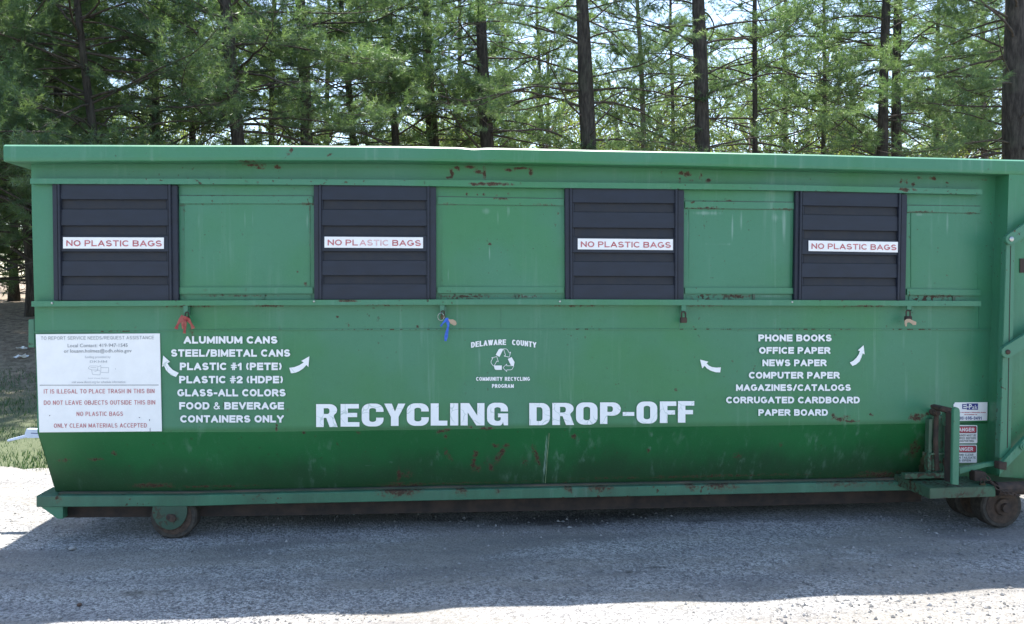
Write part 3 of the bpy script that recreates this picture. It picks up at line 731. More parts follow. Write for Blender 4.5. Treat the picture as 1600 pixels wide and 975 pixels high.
# doors
DOORS = [((81.4,287),(277,287.5),(83.7,469.6),(279,469.6)), ((490.2,288),(681.5,289.5),(491,468),(681.5,467.6)),
         ((882.7,293),(1069,294.8),(883.7,467.8),(1068.4,468.2)), ((1243.3,297.8),(1417.9,301.5),(1241,469),(1415,469.4))]
STK = [(98.5,370.6,256,388.2,.6), (507,369.8,661,386.9,1.0), (902.8,372.6,1051.5,389.6,1.2), (1263.5,375.8,1403.8,392.2,2.2)]
SL = [0, .133, .216, .357, .44, .58, .66, .79, .865, 1.0]           # slat and groove boundaries down the door
for di, ((tl, tr, bl, br), st) in enumerate(zip(DOORS, STK)):
    f = quad_map((tl, tr, br, bl))
    def W(u, v, Y): return U(*f(u, 1-v), Y)
    def bar(mb, u0, u1, v0, v1, Y, d, mi=0):
        # box standing square to the wall
        a_, b_, c_, d_ = W(u0, v0, Y), W(u0, v1, Y), W(u1, v1, Y), W(u1, v0, Y); mb.prism([a_, b_, c_, d_], (0, d, 0), mi)
    dr = bpy.data.objects.new('louvre_door', None); COL.objects.link(dr); dr.parent = root; dr.location = W(.5, .5, 0) - Vector(root.location)
    mb = MB()
    ul, ur = .062, .925
    for k in range(0, 9, 2):
        # slat: slightly tilted outward towards its foot
        a_, b_, c_, d_ = W(ul, SL[k]+.002, -.035), W(ul, SL[k+1], -.039), W(ur, SL[k+1], -.039), W(ur, SL[k]+.002, -.035)
        mb.prism([a_, b_, c_, d_], (0, .03, 0))
    for k in range(1, 8, 2):
        a_, b_, c_, d_ = W(ul+.015, SL[k]+.001, -.020), W(ul+.015, SL[k+1]+.001, -.029), W(ur-.012, SL[k+1]+.001, -.029), W(ur-.012, SL[k]+.001, -.020)
        mb.prism([a_, b_, c_, d_], (0, .006, 0), 1)
        bar(mb, ul, ul+.015, SL[k], SL[k+1]+.002, -.030, .025); bar(mb, ur-.012, ur, SL[k], SL[k+1]+.002, -.030, .025)
    mb.build('slatted_panel', [M['door'], M['door_groove']], dr, bevel=.0025)
    mb = MB(); bar(mb, 0, .040, .0, 1, -.034, .034); bar(mb, .0405, .0615, 0, 1, -.048, .046); mb.build('jamb', M['door'], dr, bevel=.003)
    mb = MB(); bar(mb, .9255, .947, 0, 1, -.048, .046); bar(mb, .9475, 1, .012, 1, -.034, .034); mb.build('jamb', M['door'], dr, bevel=.003)
    x0, y0, x1, y1, tl_ = st
    mb = MB(); px_plate(mb, [(x0, y0), (x0, y1), (x1, y1+tl_), (x1, y0+tl_)], -.0445, .003); sk = mb.build('sticker', M['sticker'], dr)
    mb = MB(); h_ = (y1-y0); w_ = x1-x0
    c_ = ((x0+.032*w_, y0+.26*h_), (x1-.022*w_, y0+.26*h_+tl_), (x1-.022*w_, y0+.79*h_+tl_), (x0+.032*w_, y0+.79*h_))
    if di == 1:
        # middle word bleached by the sun
        put_text(mb, 'NO PL', ((c_[0][0], c_[0][1]), (559, c_[0][1]+.3), (559, c_[3][1]+.3), (c_[3][0], c_[3][1])), -.046, .20, .17, 0, 1.05, .18)
        put_text(mb, 'ASTIC', ((562, c_[0][1]+.3), (607, c_[0][1]+.6), (607, c_[3][1]+.6), (562, c_[3][1]+.3)), -.046, .20, .17, 1, 1.05, .18)
        put_text(mb, 'BAGS', ((613, c_[0][1]+.7), (c_[1][0], c_[1][1]), (c_[2][0], c_[2][1]), (613, c_[3][1]+.7)), -.046, .20, .17, 0, 1.05, .18)
    else: put_text(mb, 'NO PLASTIC BAGS', c_, -.046, .20, .17, 0, 1.05, .18, .5)
    mb.build('lettering', [M['red_ink'], M['pale_red_ink']], dr)

# recessed sheet panels between the doors: trim strips, dark slot with rust above the lower track
GAPS = [(279,490), (682,882.5), (1069,1242), (1416,1534)]
PT = [(277,306),(490,306.5),(682,307.5),(882,311),(1069,314.5),(1242,316.5),(1416,321),(1534,322.5)]
PB = [(277,318),(490,318),(682,319),(882,321),(1069,325),(1242,327),(1416,331),(1534,333)]
QT = [(277,449),(490,449),(682,448.5),(882,448.5),(1069,449.5),(1242,450),(1416,451.5),(1534,453)]
QB = [(277,459),(490,458.6),(682,458),(882,458),(1069,458.6),(1242,459),(1416,460.5),(1534,462)]
for (x0, x1) in GAPS:
    x0 += 1.5; x1 -= 1.5
    mb = MB(); strip(mb, PT, PB, x0, x1, -.010, .012); mb.build('panel_trim', M['frame_paint'], root, marks=True)
    mb = MB(); strip(mb, QT, QB, x0, x1, -.014, .016); mb.build('panel_trim', M['frame_paint'], root, marks=True)
    mb = MB(); strip(mb, [(x, y+1.2) for x, y in QB], [(x, y+9.5) for x, y in QB], x0+3, x1-3, -.004, .003); mb.build('slot_plate', M['rusty_paint'], root, marks=True)
    mb = MB(); strip(mb, [(x, y-1.0) for x, y in PT], [(x, y-.1) for x, y in PT], x0+1, x1-1, -.0045, .006, rows=1); mb.build('sheet_lap', M['grimy_paint'], root)
    mb = MB(); strip(mb, [(x, y+.1) for x, y in PB], [(x, y+1.0) for x, y in PB], x0+1, x1-1, -.0040, .005, rows=1); mb.build('sheet_lap', M['rusty_paint'], root)
    xv = x0 + (x1-x0)*.62
    mb = MB(); px_plate(mb, [(xv, interp(QB, xv)+1), (xv+4, interp(QB, xv)+1), (xv+4, interp(QB, xv)+9), (xv, interp(QB, xv)+9)], -.012, .009); mb.build('slot_clip', M['rusty_paint'], root)
    # fold line of the inset sheet
    for xe in (x0+6, x1-5):
        mb = MB(); px_plate(mb, [(xe, interp(PB, xe)+2), (xe+1, interp(PB, xe)+2), (xe+1, interp(QT, xe)-2), (xe, interp(QT, xe)-2)], -.003, .0035)
        mb.build('sheet_edge', M['paint'], root, marks=True)

# track bolts
for (x, y) in [(81,473.5), (490.5,471), (875,471), (1238,472)]:
    mb = MB(); p = U(x, y, -.066); mb.lathe_y(p, [(.007, .01), (.007, 0), (.0045, -.003)], 12); mb.build('bolt', M['bolt'], root)

# latch tabs below the lower track
for (x, y1) in [(290, 490.5), (691, 489), (1068.5, 488.5), (1421, 484)]:
    mb = MB(); px_plate(mb, [(x-3.6, 477), (x-3.6, y1), (x+3.2, y1), (x+3.6, 477)], -.058, .010)
    px_plate(mb, [(x+3.4, 479), (x+3.4, y1+2), (x+6.5, y1+2), (x+6.5, 479)], -.030, .028)
    mb.build('latch_tab', M['frame_paint'], root, bevel=.001)

# left end: lip bracket on the end wall
mb = MB(); px_plate(mb, [(44,499), (44,543), (54.5,543), (53.5,499)], .10, .30); mb.build('end_bracket', M['frame_paint'], root, bevel=.004)

# lettering painted on the front
def block(lines, name):
    for (s, x0, y0, x1, y1) in lines:
        mb = MB(); put_text(mb, s, rect(x0, y0, x1, y1), -.010, .305, .255, 0, .96, .115, .50)
        mb.build(name, M['white'], root)
block([('ALUMINUM CANS',287,525.3,433.5,536.9), ('STEEL/BIMETAL CANS',267,545.8,453.5,557.4), ('PLASTIC #1 (PETE)',281,566.6,440,578.3), ('PLASTIC #2 (HDPE)',280,587.3,442,598.9),
       ('GLASS-ALL COLORS',277,607.9,446.3,619.4), ('FOOD & BEVERAGE',280,628.3,443.8,639.8), ('CONTAINERS ONLY',281.5,648.8,443.5,660.2)], 'lettering')
block([('PHONE BOOKS',1185,522.7,1299.5,533.4), ('OFFICE PAPER',1186,542.2,1297.5,552.8), ('NEWS PAPER',1191.3,561.6,1291.5,572.2), ('COMPUTER PAPER',1170,581,1312,591.6),
       ('MAGAZINES/CATALOGS',1150,600.4,1329.5,610.8), ('CORRUGATED CARDBOARD',1134.5,619.8,1343.5,630.2), ('PAPER BOARD',1185,639.3,1293.6,649.6)], 'lettering')

def heavy(items, name, label):
    mb = MB()
    for (ch, x0, x1, yt, yb) in items:
        V, F = fill_curve(HV[ch]); mb.faces([U(x0+(x1-x0)*u, yb+(yt-yb)*v, -.010) for u, v in V], F)
    o = mb.build(name, M['crack_white'], root); o['label'] = label
heavy([('R',494,527.5,631.4,667.2),('E',532.2,561.6,631.2,666.6),('C',565.2,599.3,630.9,665.9),('Y',600.2,633.4,630.6,665.4),('C',635.6,670,630.5,665),('L',673,699,630.2,664.9),('I',703.4,716,630,664.8),('N',719.6,757,629.8,664.7),('G',761,793.8,629.6,664.5)], 'lettering', 'large cracked white word RECYCLING')
heavy([('D',827,859.3,629.7,664.4),('R',863,897,629.5,664),('O',900,933.6,629.1,663.1),('P',937.5,970,628.7,662.4),('-',973,991,643.7,649.8),('O',994.6,1027,627.7,661.4),('F',1031,1056.8,627.2,660.9),('F',1059.2,1084.8,626.7,660.4)], 'lettering', 'large cracked white word DROP-OFF')

for pts in [
    [(255,555.5),(265.7,565.3),(261.6,567.6),(264.5,572.5),(270,578),(279.3,582.6),(274.8,589),(266.5,585.4),(259.5,578.5),(256.3,571.5),(253.2,573.2)],
    [(483.4,556.6),(481.9,573.6),(478.8,570.2),(474,575.5),(467.5,580),(461,582.6),(454.6,583.3),(452,574.7),(460,573.6),(468,570.5),(474.5,566.3),(470.7,564)],
    [(1093.7,561.8),(1107,565.2),(1104,567.6),(1107.5,571.2),(1112.4,573.4),(1119,574.4),(1126.4,574),(1125.3,581.9),(1118.5,581.7),(1110.5,579.2),(1104.5,575.6),(1101,571.6),(1097.3,575.6)],
    [(1349.4,539.4),(1351,553.9),(1347.9,552.2),(1346,559),(1343,564.9),(1337.5,569.5),(1332,571.8),(1327.8,566.4),(1333,563.9),(1338,559.2),(1341.6,554),(1343.6,548.4),(1340.3,547.4)]]:
    V, F = fill_curve([pts]); mb = MB(); mb.faces([U(x, y, -.010) for x, y in V], F); mb.build('arrow_mark', M['crack_white'], root)

# county emblem
mb = MB()
def arcmap(x0, x1, h=8.6):
    def f(u, v):
        x = x0+(x1-x0)*u; yb = 539.2 + 4.6*((x-787)/51)**2 - .3; return x, yb - v*h
    return f
put_text(mb, 'DELAWARE', None, -.010, .30, .19, 0, .62, .10, .4, fmap=arcmap(736, 790.8)); mb.build('lettering', M['white'], root); mb = MB(); put_text(mb, 'COUNTY', None, -.010, .30, .19, 0, .62, .10, .4, fmap=arcmap(800, 838)); mb.build('lettering', M['white'], root); mb = MB()
put_text(mb, 'COMMUNITY RECYCLING', rect(743.9, 588.9, 828, 595), -.010, .28, .2, 0, .62, .12, .55); mb.build('lettering', M['white'], root); mb = MB(); put_text(mb, 'PROGRAM', rect(768.7, 600, 802.8, 606.1), -.010, .28, .2, 0, .62, .12); mb.build('lettering', M['white'], root); mb = MB()
z_ = lambda L: [(720+x/10.26, 520+y/10.26) for x, y in L]
for pl in ([(560,352),(606,268),(622,257),(645,253),(684,257),(620,388)], [(753,420),(815,388),(862,470),(850,527),(803,522)], [(527,524),(657,524),(657,594),(562,594),(545,584)]):
    mb.face([U(x, y, -.010) for x, y in reversed(z_(pl))])
for pl in ([(684,256),(728,258),(745,268),(782,328),(801,306),(776,390),(692,372),(718,360)], [(850,528),(826,580),(800,594),(736,594),(736,622),(676,560),(736,500),(736,529),(803,529)], [(521,532),(484,480),(486,455),(515,408),(492,402),(576,381),(602,463),(578,452),(540,520)]):
    q = z_(pl); c = (sum(p[0] for p in q)/len(q), sum(p[1] for p in q)/len(q))
    for i in range(len(q)):
        a_, b_ = q[i], q[(i+1) % len(q)]; L = math.hypot(b_[0]-a_[0], b_[1]-a_[1]); nx_, ny_ = -(b_[1]-a_[1])/L*.36, (b_[0]-a_[0])/L*.36
        mb.face([U(a_[0]+nx_, a_[1]+ny_, -.010-.00004*i), U(a_[0]-nx_, a_[1]-ny_, -.010-.00004*i), U(b_[0]-nx_, b_[1]-ny_, -.010-.00004*i), U(b_[0]+nx_, b_[1]+ny_, -.010-.00004*i)])
o = mb.build('emblem', M['white'], root); o['label'] = 'white county recycling emblem with three chasing arrows'

# notice board
mb = MB(); px_plate(mb, [(55.9,522.3), (61.4,675.6), (252.8,673.9), (249.6,521)], -.012, .006); board = mb.build('notice_board', M['sticker'], root)
mb = MB(); sg = lambda x0, y0, x1, y1: tuple((50+(a_+.035*(b_-83)*0)/5.42, 510+(b_-.006*(a_-75)*(1 if b_ < 480 else .6))/5.42) for a_, b_ in ((x0,y0),(x1,y0),(x1,y1),(x0,y1)))
YS = -.0135
put_text(mb, 'TO REPORT SERVICE NEEDS/REQUEST ASSISTANCE', sg(75,86,1032,114), YS, .11, .10, 0, .80, .22, .45)
put_small(mb, 'Local Contact: 419-947-1545', sg(302,147,810,178), YS, 0)
put_small(mb, 'or louann.holmes@odh.ohio.gov', sg(270,193,843,224), YS, 0)
put_small(mb, 'funding provided by', sg(447,250,665,271), YS, 1)
put_text(mb, 'DKMM', sg(490,291,635,311), YS, .16, .1, 1, .9, .25)
put_small(mb, 'visit www.dkmm.org for schedule information', sg(335,462,790,482), YS, 1)
put_small(mb, 'Solid Waste District', sg(475,436,650,446), YS, 1)
for a_, b_ in (((65,498),(1072,494)),):
    mb.face([U(*sg(a_[0],a_[1]+2.5,a_[0],a_[1])[0], YS), U(*sg(a_[0],a_[1]-2.5,a_[0],a_[1])[0], YS), U(*sg(b_[0],b_[1]+3.5,b_[0],b_[1])[0], YS), U(*sg(b_[0],b_[1]+8.5,b_[0],b_[1])[0], YS)][::-1], 0)
lg = [[(478,352),(490,338),(552,338),(560,346),(583,334),(583,385),(560,372),(510,372),(480,362),(478,352)], [(583,352),(648,352),(648,396),(583,392)], [(505,372),(512,410),(575,414),(580,390)], [(555,350),(556,378),(530,384)], [(495,352),(545,352)]]
kk = 0
for pl in lg:
    for a_, b_ in zip(pl[:-1], pl[1:]):
        L = math.hypot(b_[0]-a_[0], b_[1]-a_[1]); nx_, ny_ = -(b_[1]-a_[1])/L*1.5, (b_[0]-a_[0])/L*1.5; kk += 1
        mb.face([U(50+(x)/5.42, 510+(y-3)/5.42, YS-.00003*kk) for x, y in ((a_[0]+nx_,a_[1]+ny_),(a_[0]-nx_,a_[1]-ny_),(b_[0]-nx_,b_[1]-ny_),(b_[0]+nx_,b_[1]+ny_))], 1)
for s, x0, y0, x1, y1 in [('IT IS ILLEGAL TO PLACE TRASH IN THIS BIN',100,532,1037,569), ('DO NOT LEAVE OBJECTS OUTSIDE THIS BIN',100,628,1043,665), ('NO PLASTIC BAGS',377,724,770,760), ('ONLY CLEAN MATERIALS ACCEPTED',185,823,972,859)]:
    put_text(mb, s, sg(x0,y0,x1,y1), YS, .145, .12, 2, .62, .17, .42)
for (x, y, rx, ry) in [(150,755,5,4), (910,771,6,3), (995,793,3,9), (1000,880,2,24), (706,360,4,2)]:
    mb.face([U(50+(x+rx*math.cos(t))/5.42, 510+(y+ry*math.sin(t))/5.42, YS-.0006) for t in [k*.785 for k in range(8)]], 3)
mb.build('lettering', [M['grey_ink'], M['pale_ink'], M['red_ink'], M['black_ink']], board)

# maker's and warning stickers at the tailgate end
mb = MB(); px_plate(mb, [(1492.5,628.8), (1490,632), (1490,657.8), (1542.4,657), (1543,628.4)], -.006, .003); stk = mb.build('maker_sticker', M['sticker'], root)
mb = MB(); f = quad_map(rect(1490, 628.6, 1543, 657.4)); Y_ = -.0075
px_q = lambda x0, y0, x1, y1, Y_=Y_, mi=0: mb.face([U(x, y, Y_) for x, y in ((x0, y0), (x0, y1), (x1, y1), (x1, y0))], mi)
px_q(1510.5, 630.4, 1528.2, 640.3, -.0072, 0)
put_text(mb, 'E', rect(1503.5, 631.2, 1510, 639.2), Y_, .2, .18, 0, .9); put_text(mb, '-P', rect(1510.8, 631.3, 1518.5, 639.3), Y_-.0004, .26, .2, 2, .9)
put_small(mb, 'ak', ((1519, 632.2), (1527.6, 632.2), (1527.6, 639.3), (1519, 639.3)), Y_-.0004, 2)
for (y, x0, x1) in ((644.4, 1499, 1540.6), (647.7, 1507, 1526.5)):
    x = x0
    rr_ = random.Random(int(y))
    while x < x1:
        w_ = rr_.uniform(.5, 1.3); px_q(x, y-.55, min(x+w_, x1), y+.65, mi=1); x += w_ + rr_.choice((.25, .25, .3, .9))
put_text(mb, '(330) 695-3491', rect(1493.2, 650.8, 1533.8, 655.8), Y_, .22, .18, 0, .85, .18)
mb.build('lettering', [M['blue_ink'], M['danger_red'], M['white']], stk)
for (x0, y0, x1, y1, lines, lb) in [(1487,664.4,1527,692.6,['CONTAINER MUST BE','SECURED BEFORE','TRANSPORTING'],0), (1486.5,694.8,1526.3,723,['STAND CLEAR','WHEN TAILGATE','IS OPEN'],1)]:
    mb = MB(); V, F = fill_curve([rr(x0, y0, x1, y1, 1.6)]); mb.faces([U(x, y, -.006) for x, y in V] + [], F); stk = mb.build('warning_sticker', M['sticker'], root)
    mb = MB(); V, F = fill_curve([rr(x0+1.2, y0+1.4, x1-1, y0+12.4, 2.2)]); mb.faces([U(x, y, -.0068) for x, y in V], F, 2)
    V, F = fill_curve([rr(x0+2.0, y0+2.4, x1-1.9, y0+11.5, 2.0)]); mb.faces([U(x, y, -.0074) for x, y in V], F, 0)
    put_text(mb, 'DANGER', rect(x0+6, y0+4, x1-4.4-lb*1.5, y0+9.8), -.008, .24, .19, 1, .85, .16)
    for k, s in enumerate(lines):
        wd = (x1-x0)*(.90 if len(s) > 12 else .72 if len(s) > 9 else .50); cx_ = (x0+x1)/2 + .3
        put_text(mb, s, rect(cx_-wd/2, y0+14.2+k*4.4, cx_+wd/2, y0+17.4+k*4.4), -.0075, .17, .15, 2, .75, .18)
    mb.build('lettering', [M['danger_red'], M['white'], M['black_ink']], stk)

# under-frame: flange rail, skid beam, wheels
mb = MB(); n_ = 260; P_ = []
for i in range(n_+1):
    xp = 57 + (1446-57)*i/n_
    t = U(xp, interp(RLT, xp), .07); b_ = U(xp, interp(RLB, xp), .07)
    P_.append([Vector((t.x, .30, t.z+.002)), t+Vector((0, .004, 0)), t+Vector((0, 0, -.004)), b_+Vector((0, 0, .004)), b_+Vector((0, .005, 0)), Vector((b_.x, .30, b_.z))])
K = 6; fs = []
for i in range(n_):
    for k_ in range(K-1): fs.append((i*K+k_, (i+1)*K+k_, (i+1)*K+k_+1, i*K+k_+1))
mb.faces([p for r_ in P_ for p in r_], fs); mb.face(P_[0][::-1]); mb.face(P_[-1])
mb.build('side_rail', M['frame_paint'], root, marks=True)
mb = MB(); strip(mb, [(x, y-5.2) for x, y in RLT], [(x, y-.6) for x, y in RLT], 92, 1440, .118, .03, step=8, rows=2); mb.build('weld_bead', M['ledge_dirt'], root)
mb = MB()
mb.prism([U(64,792,.085), U(90,810.5,.085), U(98,810.5,.085), U(98,792,.085)], (0, .03, 0)); mb.prism([U(64,792,.13), U(90,810.5,.13), U(98,810.5,.13), U(98,792,.13)], (0, .2, 0)); mb.build('rail_end_gusset', M['frame_paint'], root)
mb = MB(); vs = []
for xp in np.linspace(100, 1440, 60):
    t = U(xp, interp(RLB, xp)-6, .20); b_ = U(xp, interp(SKB, xp), .20); vs.append((t, b_))
A_ = [a for a, b in vs]; B_ = [b for a, b in vs]
poly = [(A_[i], B_[i], B_[i+1], A_[i+1]) for i in range(len(A_)-1)]
for q in poly: mb.prism(q, (0, .10, 0))
mb.build('skid_beam', M['dark_rust'], root)
mb = MB(); mb.box((.45, YB-.32, .09), (6.9, YB-.22, .30)); mb.build('skid_beam', M['dark_rust'], root)
mb = MB(); mb.box((.20, YB-.30, .24), (6.9, YB-.07, .315)); mb.build('side_rail', M['frame_paint'], root)
for xx in (1.2, 2.4, 3.6, 4.8, 6.0):
    mb = MB(); mb.box((xx, .31, .16), (xx+.08, YB-.33, .26)); mb.build('cross_beam', M['dark_rust'], root)

def wheel(c, r, w, plate=None, name='wheel'):
    """steel roller: c = centre of its front face"""
    wr = bpy.data.objects.new(name, None); COL.objects.link(wr); wr.parent = root; wr.location = Vector(c) - Vector(root.location)
    mb = MB(); mb.lathe_y(c, [(r*.93, 0), (r, .012), (r, w-.012), (r*.93, w)], 48); mb.build('tread', M['rim'], wr, smooth=False)
    mb = MB(); mb.lathe_y(c, [(r*.80, .004), (r*.78, -.003), (r*.40, -.003), (r*.36, -.020), (r*.18, -.024), (r*.16, -.04), (.001, -.042)], 40); mb.build('hub', M['wheel'], wr)
    return wr
pw = G(270, 833); cw = Vector((pw.x, pw.y, .148)); 
c1 = Vector((U(271, 798, .10).x, .10, .145)); wheel(c1, .145, .14)
mb = MB(); pts = [(238.5,790)] + arcpts(265, 797, 27.5, 31, 175, 5, 14) + [(292,790)]
px_plate(mb, pts, .075, .014); wp = mb.build('wheel_plate', M['grimy_paint'], root, bevel=.002)
mb = MB(); mb.lathe_y(U(265, 808, .075), [(.022, .004), (.022, -.006), (.013, -.008), (.012, -.016), (.001, -.017)], 16); mb.build('axle_bolt', M['rust'], root)
c2 = Vector((U(1566, 786, -.15).x, -.15, .148)); wheel(c2, .148, .13)
c3 = Vector((c2.x-.02, .10, .148)); wheel(c3, .148, .13)
mb = MB(); mb.tube([c2+Vector((0, -.05, 0)), c2+Vector((0, .5, 0))], .03, 12); mb.build('axle', M['rust'], root)
for yy in (YB-.35,):
    wheel(Vector((c1.x, yy, .145)), .145, .14); wheel(Vector((c2.x, yy, .148)), .148, .13)

# tailgate end: post, hinge bar, arms, platform, upright plate
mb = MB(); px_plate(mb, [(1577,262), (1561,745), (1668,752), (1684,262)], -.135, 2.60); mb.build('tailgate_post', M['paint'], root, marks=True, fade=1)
mb = MB(); px_plate(mb, [(1572.5,370), (1561.5,716), (1579.5,716), (1586.5,370)], -.185, .048); mb.build('hinge_bar', M['frame_paint'], root, bevel=.003)
mb = MB(); px_plate(mb, [(1578.8,384), (1573.5,700), (1574.6,700), (1579.9,384)], -.1865, .001); mb.build('hinge_gap', M['dark_rust'], root)
def capsule(p0, p1, r):
    a = math.degrees(math.atan2(p1[1]-p0[1], p1[0]-p0[0]))
    return arcpts(p0[0], p0[1], r, r, a+90, a+270, 8) + arcpts(p1[0], p1[1], r, r, a-90, a+90, 8)
for (p0, p1, r) in [((1580,373.5), (1660,321), 8.5), ((1574.5,550), (1660,497), 9.5)]:
    mb = MB(); px_plate(mb, capsule(p0, p1, r), -.222, .030); mb.build('link_arm', M['frame_paint'], root, bevel=.002)
    mb = MB(); mb.lathe_y(U(*p0, -.222), [(.016, .004), (.016, -.007), (.009, -.012), (.001, -.013)], 14); mb.build('pivot_bolt', M['bolt'] if p0[1] < 400 else M['rust'], root)
mb = MB(); px_plate(mb, [(1562,727), (1562,742), (1600,703), (1660,644), (1660,626), (1598,688)], -.225, .032); mb.build('link_arm', M['frame_paint'], root, bevel=.002)
mb = MB(); mb.lathe_y(U(1598,697, -.225), [(.026, .004), (.026, -.012), (.015, -.014), (.015, -.02), (.001, -.021)], 18); mb.build('pivot_bolt', M['frame_paint'], root)
mb = MB(); px_plate(mb, [(1594,404), (1594,426), (1620,426), (1620,404)], -.142, .008); mb.build('slot_cover', M['dark_rust'], root)
# platform
mb = MB()
a0, a1 = U(1452.5,763,-.30), U(1452.5,779.5,-.30); b0, b1 = U(1556,760,-.30), U(1556,776,-.30)
mb.faces([a0, a1, b1, b0, Vector((a0.x, .12, a0.z)), Vector((a0.x, .12, a1.z)), Vector((b1.x, .12, b1.z)), Vector((b0.x, .12, b0.z))],
         [(0,1,2,3), (4,0,3,7), (1,5,6,2), (4,5,1,0), (3,2,6,7), (5,4,7,6)]); mb.build('step_platform', M['rusty_paint'], root, bevel=.004)
mb = MB(); px_plate(mb, [(1414,740.5), (1414,748.5), (1476,747), (1484,743.5), (1484,737), (1476,739)], -.10, .05); mb.build('step_bar', M['rusty_paint'], root, bevel=.003)
# upright plate with hook
mb = MB(); px_plate(mb, [(1489.5,640), (1487.5,757), (1498.5,758.5), (1500.5,646), (1500,640), (1497.5,637), (1493,636)], -.30, .024); mb.build('upright_plate', M['frame_paint'], root, bevel=.004)
mb = MB(); px_plate(mb, [(1489,645),(1487.5,755),(1493,756),(1494,645)], -.277, .085); mb.build('plate_web', M['dark_rust'], root)
mb = MB(); px_plate(mb, [(1470,636.5), (1476,635), (1490,638), (1490,645), (1480,645.5), (1470,641)], -.22, .12); mb.build('hook', M['rust'], root, bevel=.004)
mb = MB(); px_plate(mb, [(1475,645), (1475,665), (1487,668), (1488,646)], -.20, .02)
mb.build('hook_pad', M['rusty_paint'], root)
mb = MB(); px_plate(mb, [(1452,655), (1450,742), (1455,743), (1457,655)], -.045, .045); px_plate(mb, [(1481,655), (1480,742), (1486,743), (1487,655)], -.10, .10)
px_plate(mb, [(1455,708), (1455,711), (1482,710), (1482,707)], -.06, .05); mb.build('bracket_flange', M['rusty_paint'], root)
mb = MB(); px_plate(mb, [(1457.5,650), (1457,737), (1480.5,737), (1481,650)], -.04, .03)
mb.build('bracket_channel', M['rusty_paint'], root)
mb = MB(); mb.lathe_y(U(1463,645,-.06), [(.022,.05),(.024,0),(.018,-.02),(.001,-.022)], 14); mb.tube([U(1463,645,-.04), U(1462,690,-.06), U(1464,735,-.04)], .016, 8); mb.build('ratchet_post', M['rust'], root)
mb = MB(); px_plate(mb, [(1499,731), (1499,741), (1543,729.5), (1562,728), (1562,721), (1542,723)], -.18, .03); mb.build('brace_bar', M['frame_paint'], root, bevel=.003)
mb = MB(); px_plate(mb, [(1561,722), (1561,733), (1573,735), (1574,722)], -.235, .05); mb.build('brace_lug', M['rust'], root, bevel=.003)
mb = MB(); px_plate(mb, [(1523,736), (1523,752), (1543,752), (1541,738)], -.22, .06); mb.build('chain_lug', M['dark_rust'], root, bevel=.003)
mb = MB(); mb.tube([U(1556,764,-.20), U(1700,758,-.20)], .045, 14); mb.build('tailgate_hinge_pipe', M['rust'], root)
# tailgate slab closing the far end
mb = MB(); mb.box((6.985, -.10, .36), (7.06, YB+.10, 2.32)); mb.build('tailgate', M['paint'], root)

# chain with lock, hung on the lug
def link(mb, c, d, r=.0045, L=.020, twist=0):
    d = Vector(d).normalized(); s_ = d.cross(Vector((0, 1, 0))).normalized(); t_ = d.cross(s_)
    s_ = (s_*math.cos(twist)+t_*math.sin(twist))
    pts = [c + d*math.cos(a_)*L + s_*math.sin(a_)*L*.55 for a_ in [k*math.pi/5 for k in range(11)]]
    mb.tube(pts, r, 5, cap=False)
ch = MB(); pth = [U(1538,741,-.26), U(1548,752,-.29), U(1562,765,-.325), U(1576,772,-.325), U(1592,774,-.31)]
cl = []; 
for a_, b_ in zip(pth[:-1], pth[1:]):
    k = max(1, int((b_-a_).length/.028))
    for i in range(k): cl.append((a_.lerp(b_, (i+.5)/k), b_-a_))
for i, (c, d) in enumerate(cl): link(ch, c, d, twist=(i % 2)*math.pi/2)
o = ch.build('chain', M['rust'], None, loc=pth[0]); tag(o, 'rusty chain drooping over the step platform beside the right wheel', 'chain')

def padlock(c, s, body, label):
    r_ = empty('padlock', c, label, 'padlock'); c = Vector(c)
    mb = MB(); mb.box(c+Vector((-.016*s, -.009*s, -.045*s)), c+Vector((.016*s, .009*s, -.018*s))); mb.build('lock_body', body, r_, bevel=.003)
    mb = MB(); mb.tube([c+Vector((-.010*s, 0, -.02*s))] + [c+Vector((-.010*s*math.cos(t), 0, .010*s*math.sin(t))) for t in np.linspace(0, math.pi, 9)] + [c+Vector((.010*s, 0, -.02*s))], .0035*s, 6); mb.build('shackle', M['rust'], r_)
padlock(U(1535,750,-.255), 1.2, M['brass'], 'small rusty padlock on the chain above the step platform')
padlock(U(292,490,-.064), 1.0, M['brass'], 'small old padlock above the red ribbon, leftmost latch tab')
padlock(U(692,488,-.064), .95, M['brass'], 'small old padlock above the blue ribbon')
padlock(U(1068,490,-.064), 1.35, M['rust'], 'bare rusty padlock under the third louvred door, no ribbon')
padlock(U(1419,488,-.064), 1.4, M['dark_rust'], 'dark rusty padlock with a tan strap curled below it')

def ribbon(mb, pts, w, Y):
    """cloth band: centreline points measured in the photo"""
    L = [U(x, y, Y + dy) for x, y, dy in pts]; A_, B_ = [], []
    for i, p in enumerate(L):
        t = (L[min(i+1, len(L)-1)] - L[max(i-1, 0)]); s_ = Vector((t.z, 0, -t.x)).normalized()*w*.5*(.8+.3*math.sin(i*2.1)); tw = .5*w*math.sin(i*1.3)
        A_.append(p+s_+Vector((0, tw*.5, 0))); B_.append(p-s_-Vector((0, tw*.5, 0)))
    n_ = len(L); d = Vector((0, .003, 0)); vs = A_+B_+[p+d for p in A_]+[p+d for p in B_]; fs = []
    for i in range(n_-1):
        fs += [(i, n_+i, n_+i+1, i+1), (2*n_+i, 2*n_+i+1, 3*n_+i+1, 3*n_+i), (i, i+1, 2*n_+i+1, 2*n_+i), (n_+i, 3*n_+i, 3*n_+i+1, n_+i+1)]
    fs += [(0, 2*n_, 3*n_, n_), (n_-1, 2*n_-1, 4*n_-1, 3*n_-1)]; mb.faces(vs, fs)
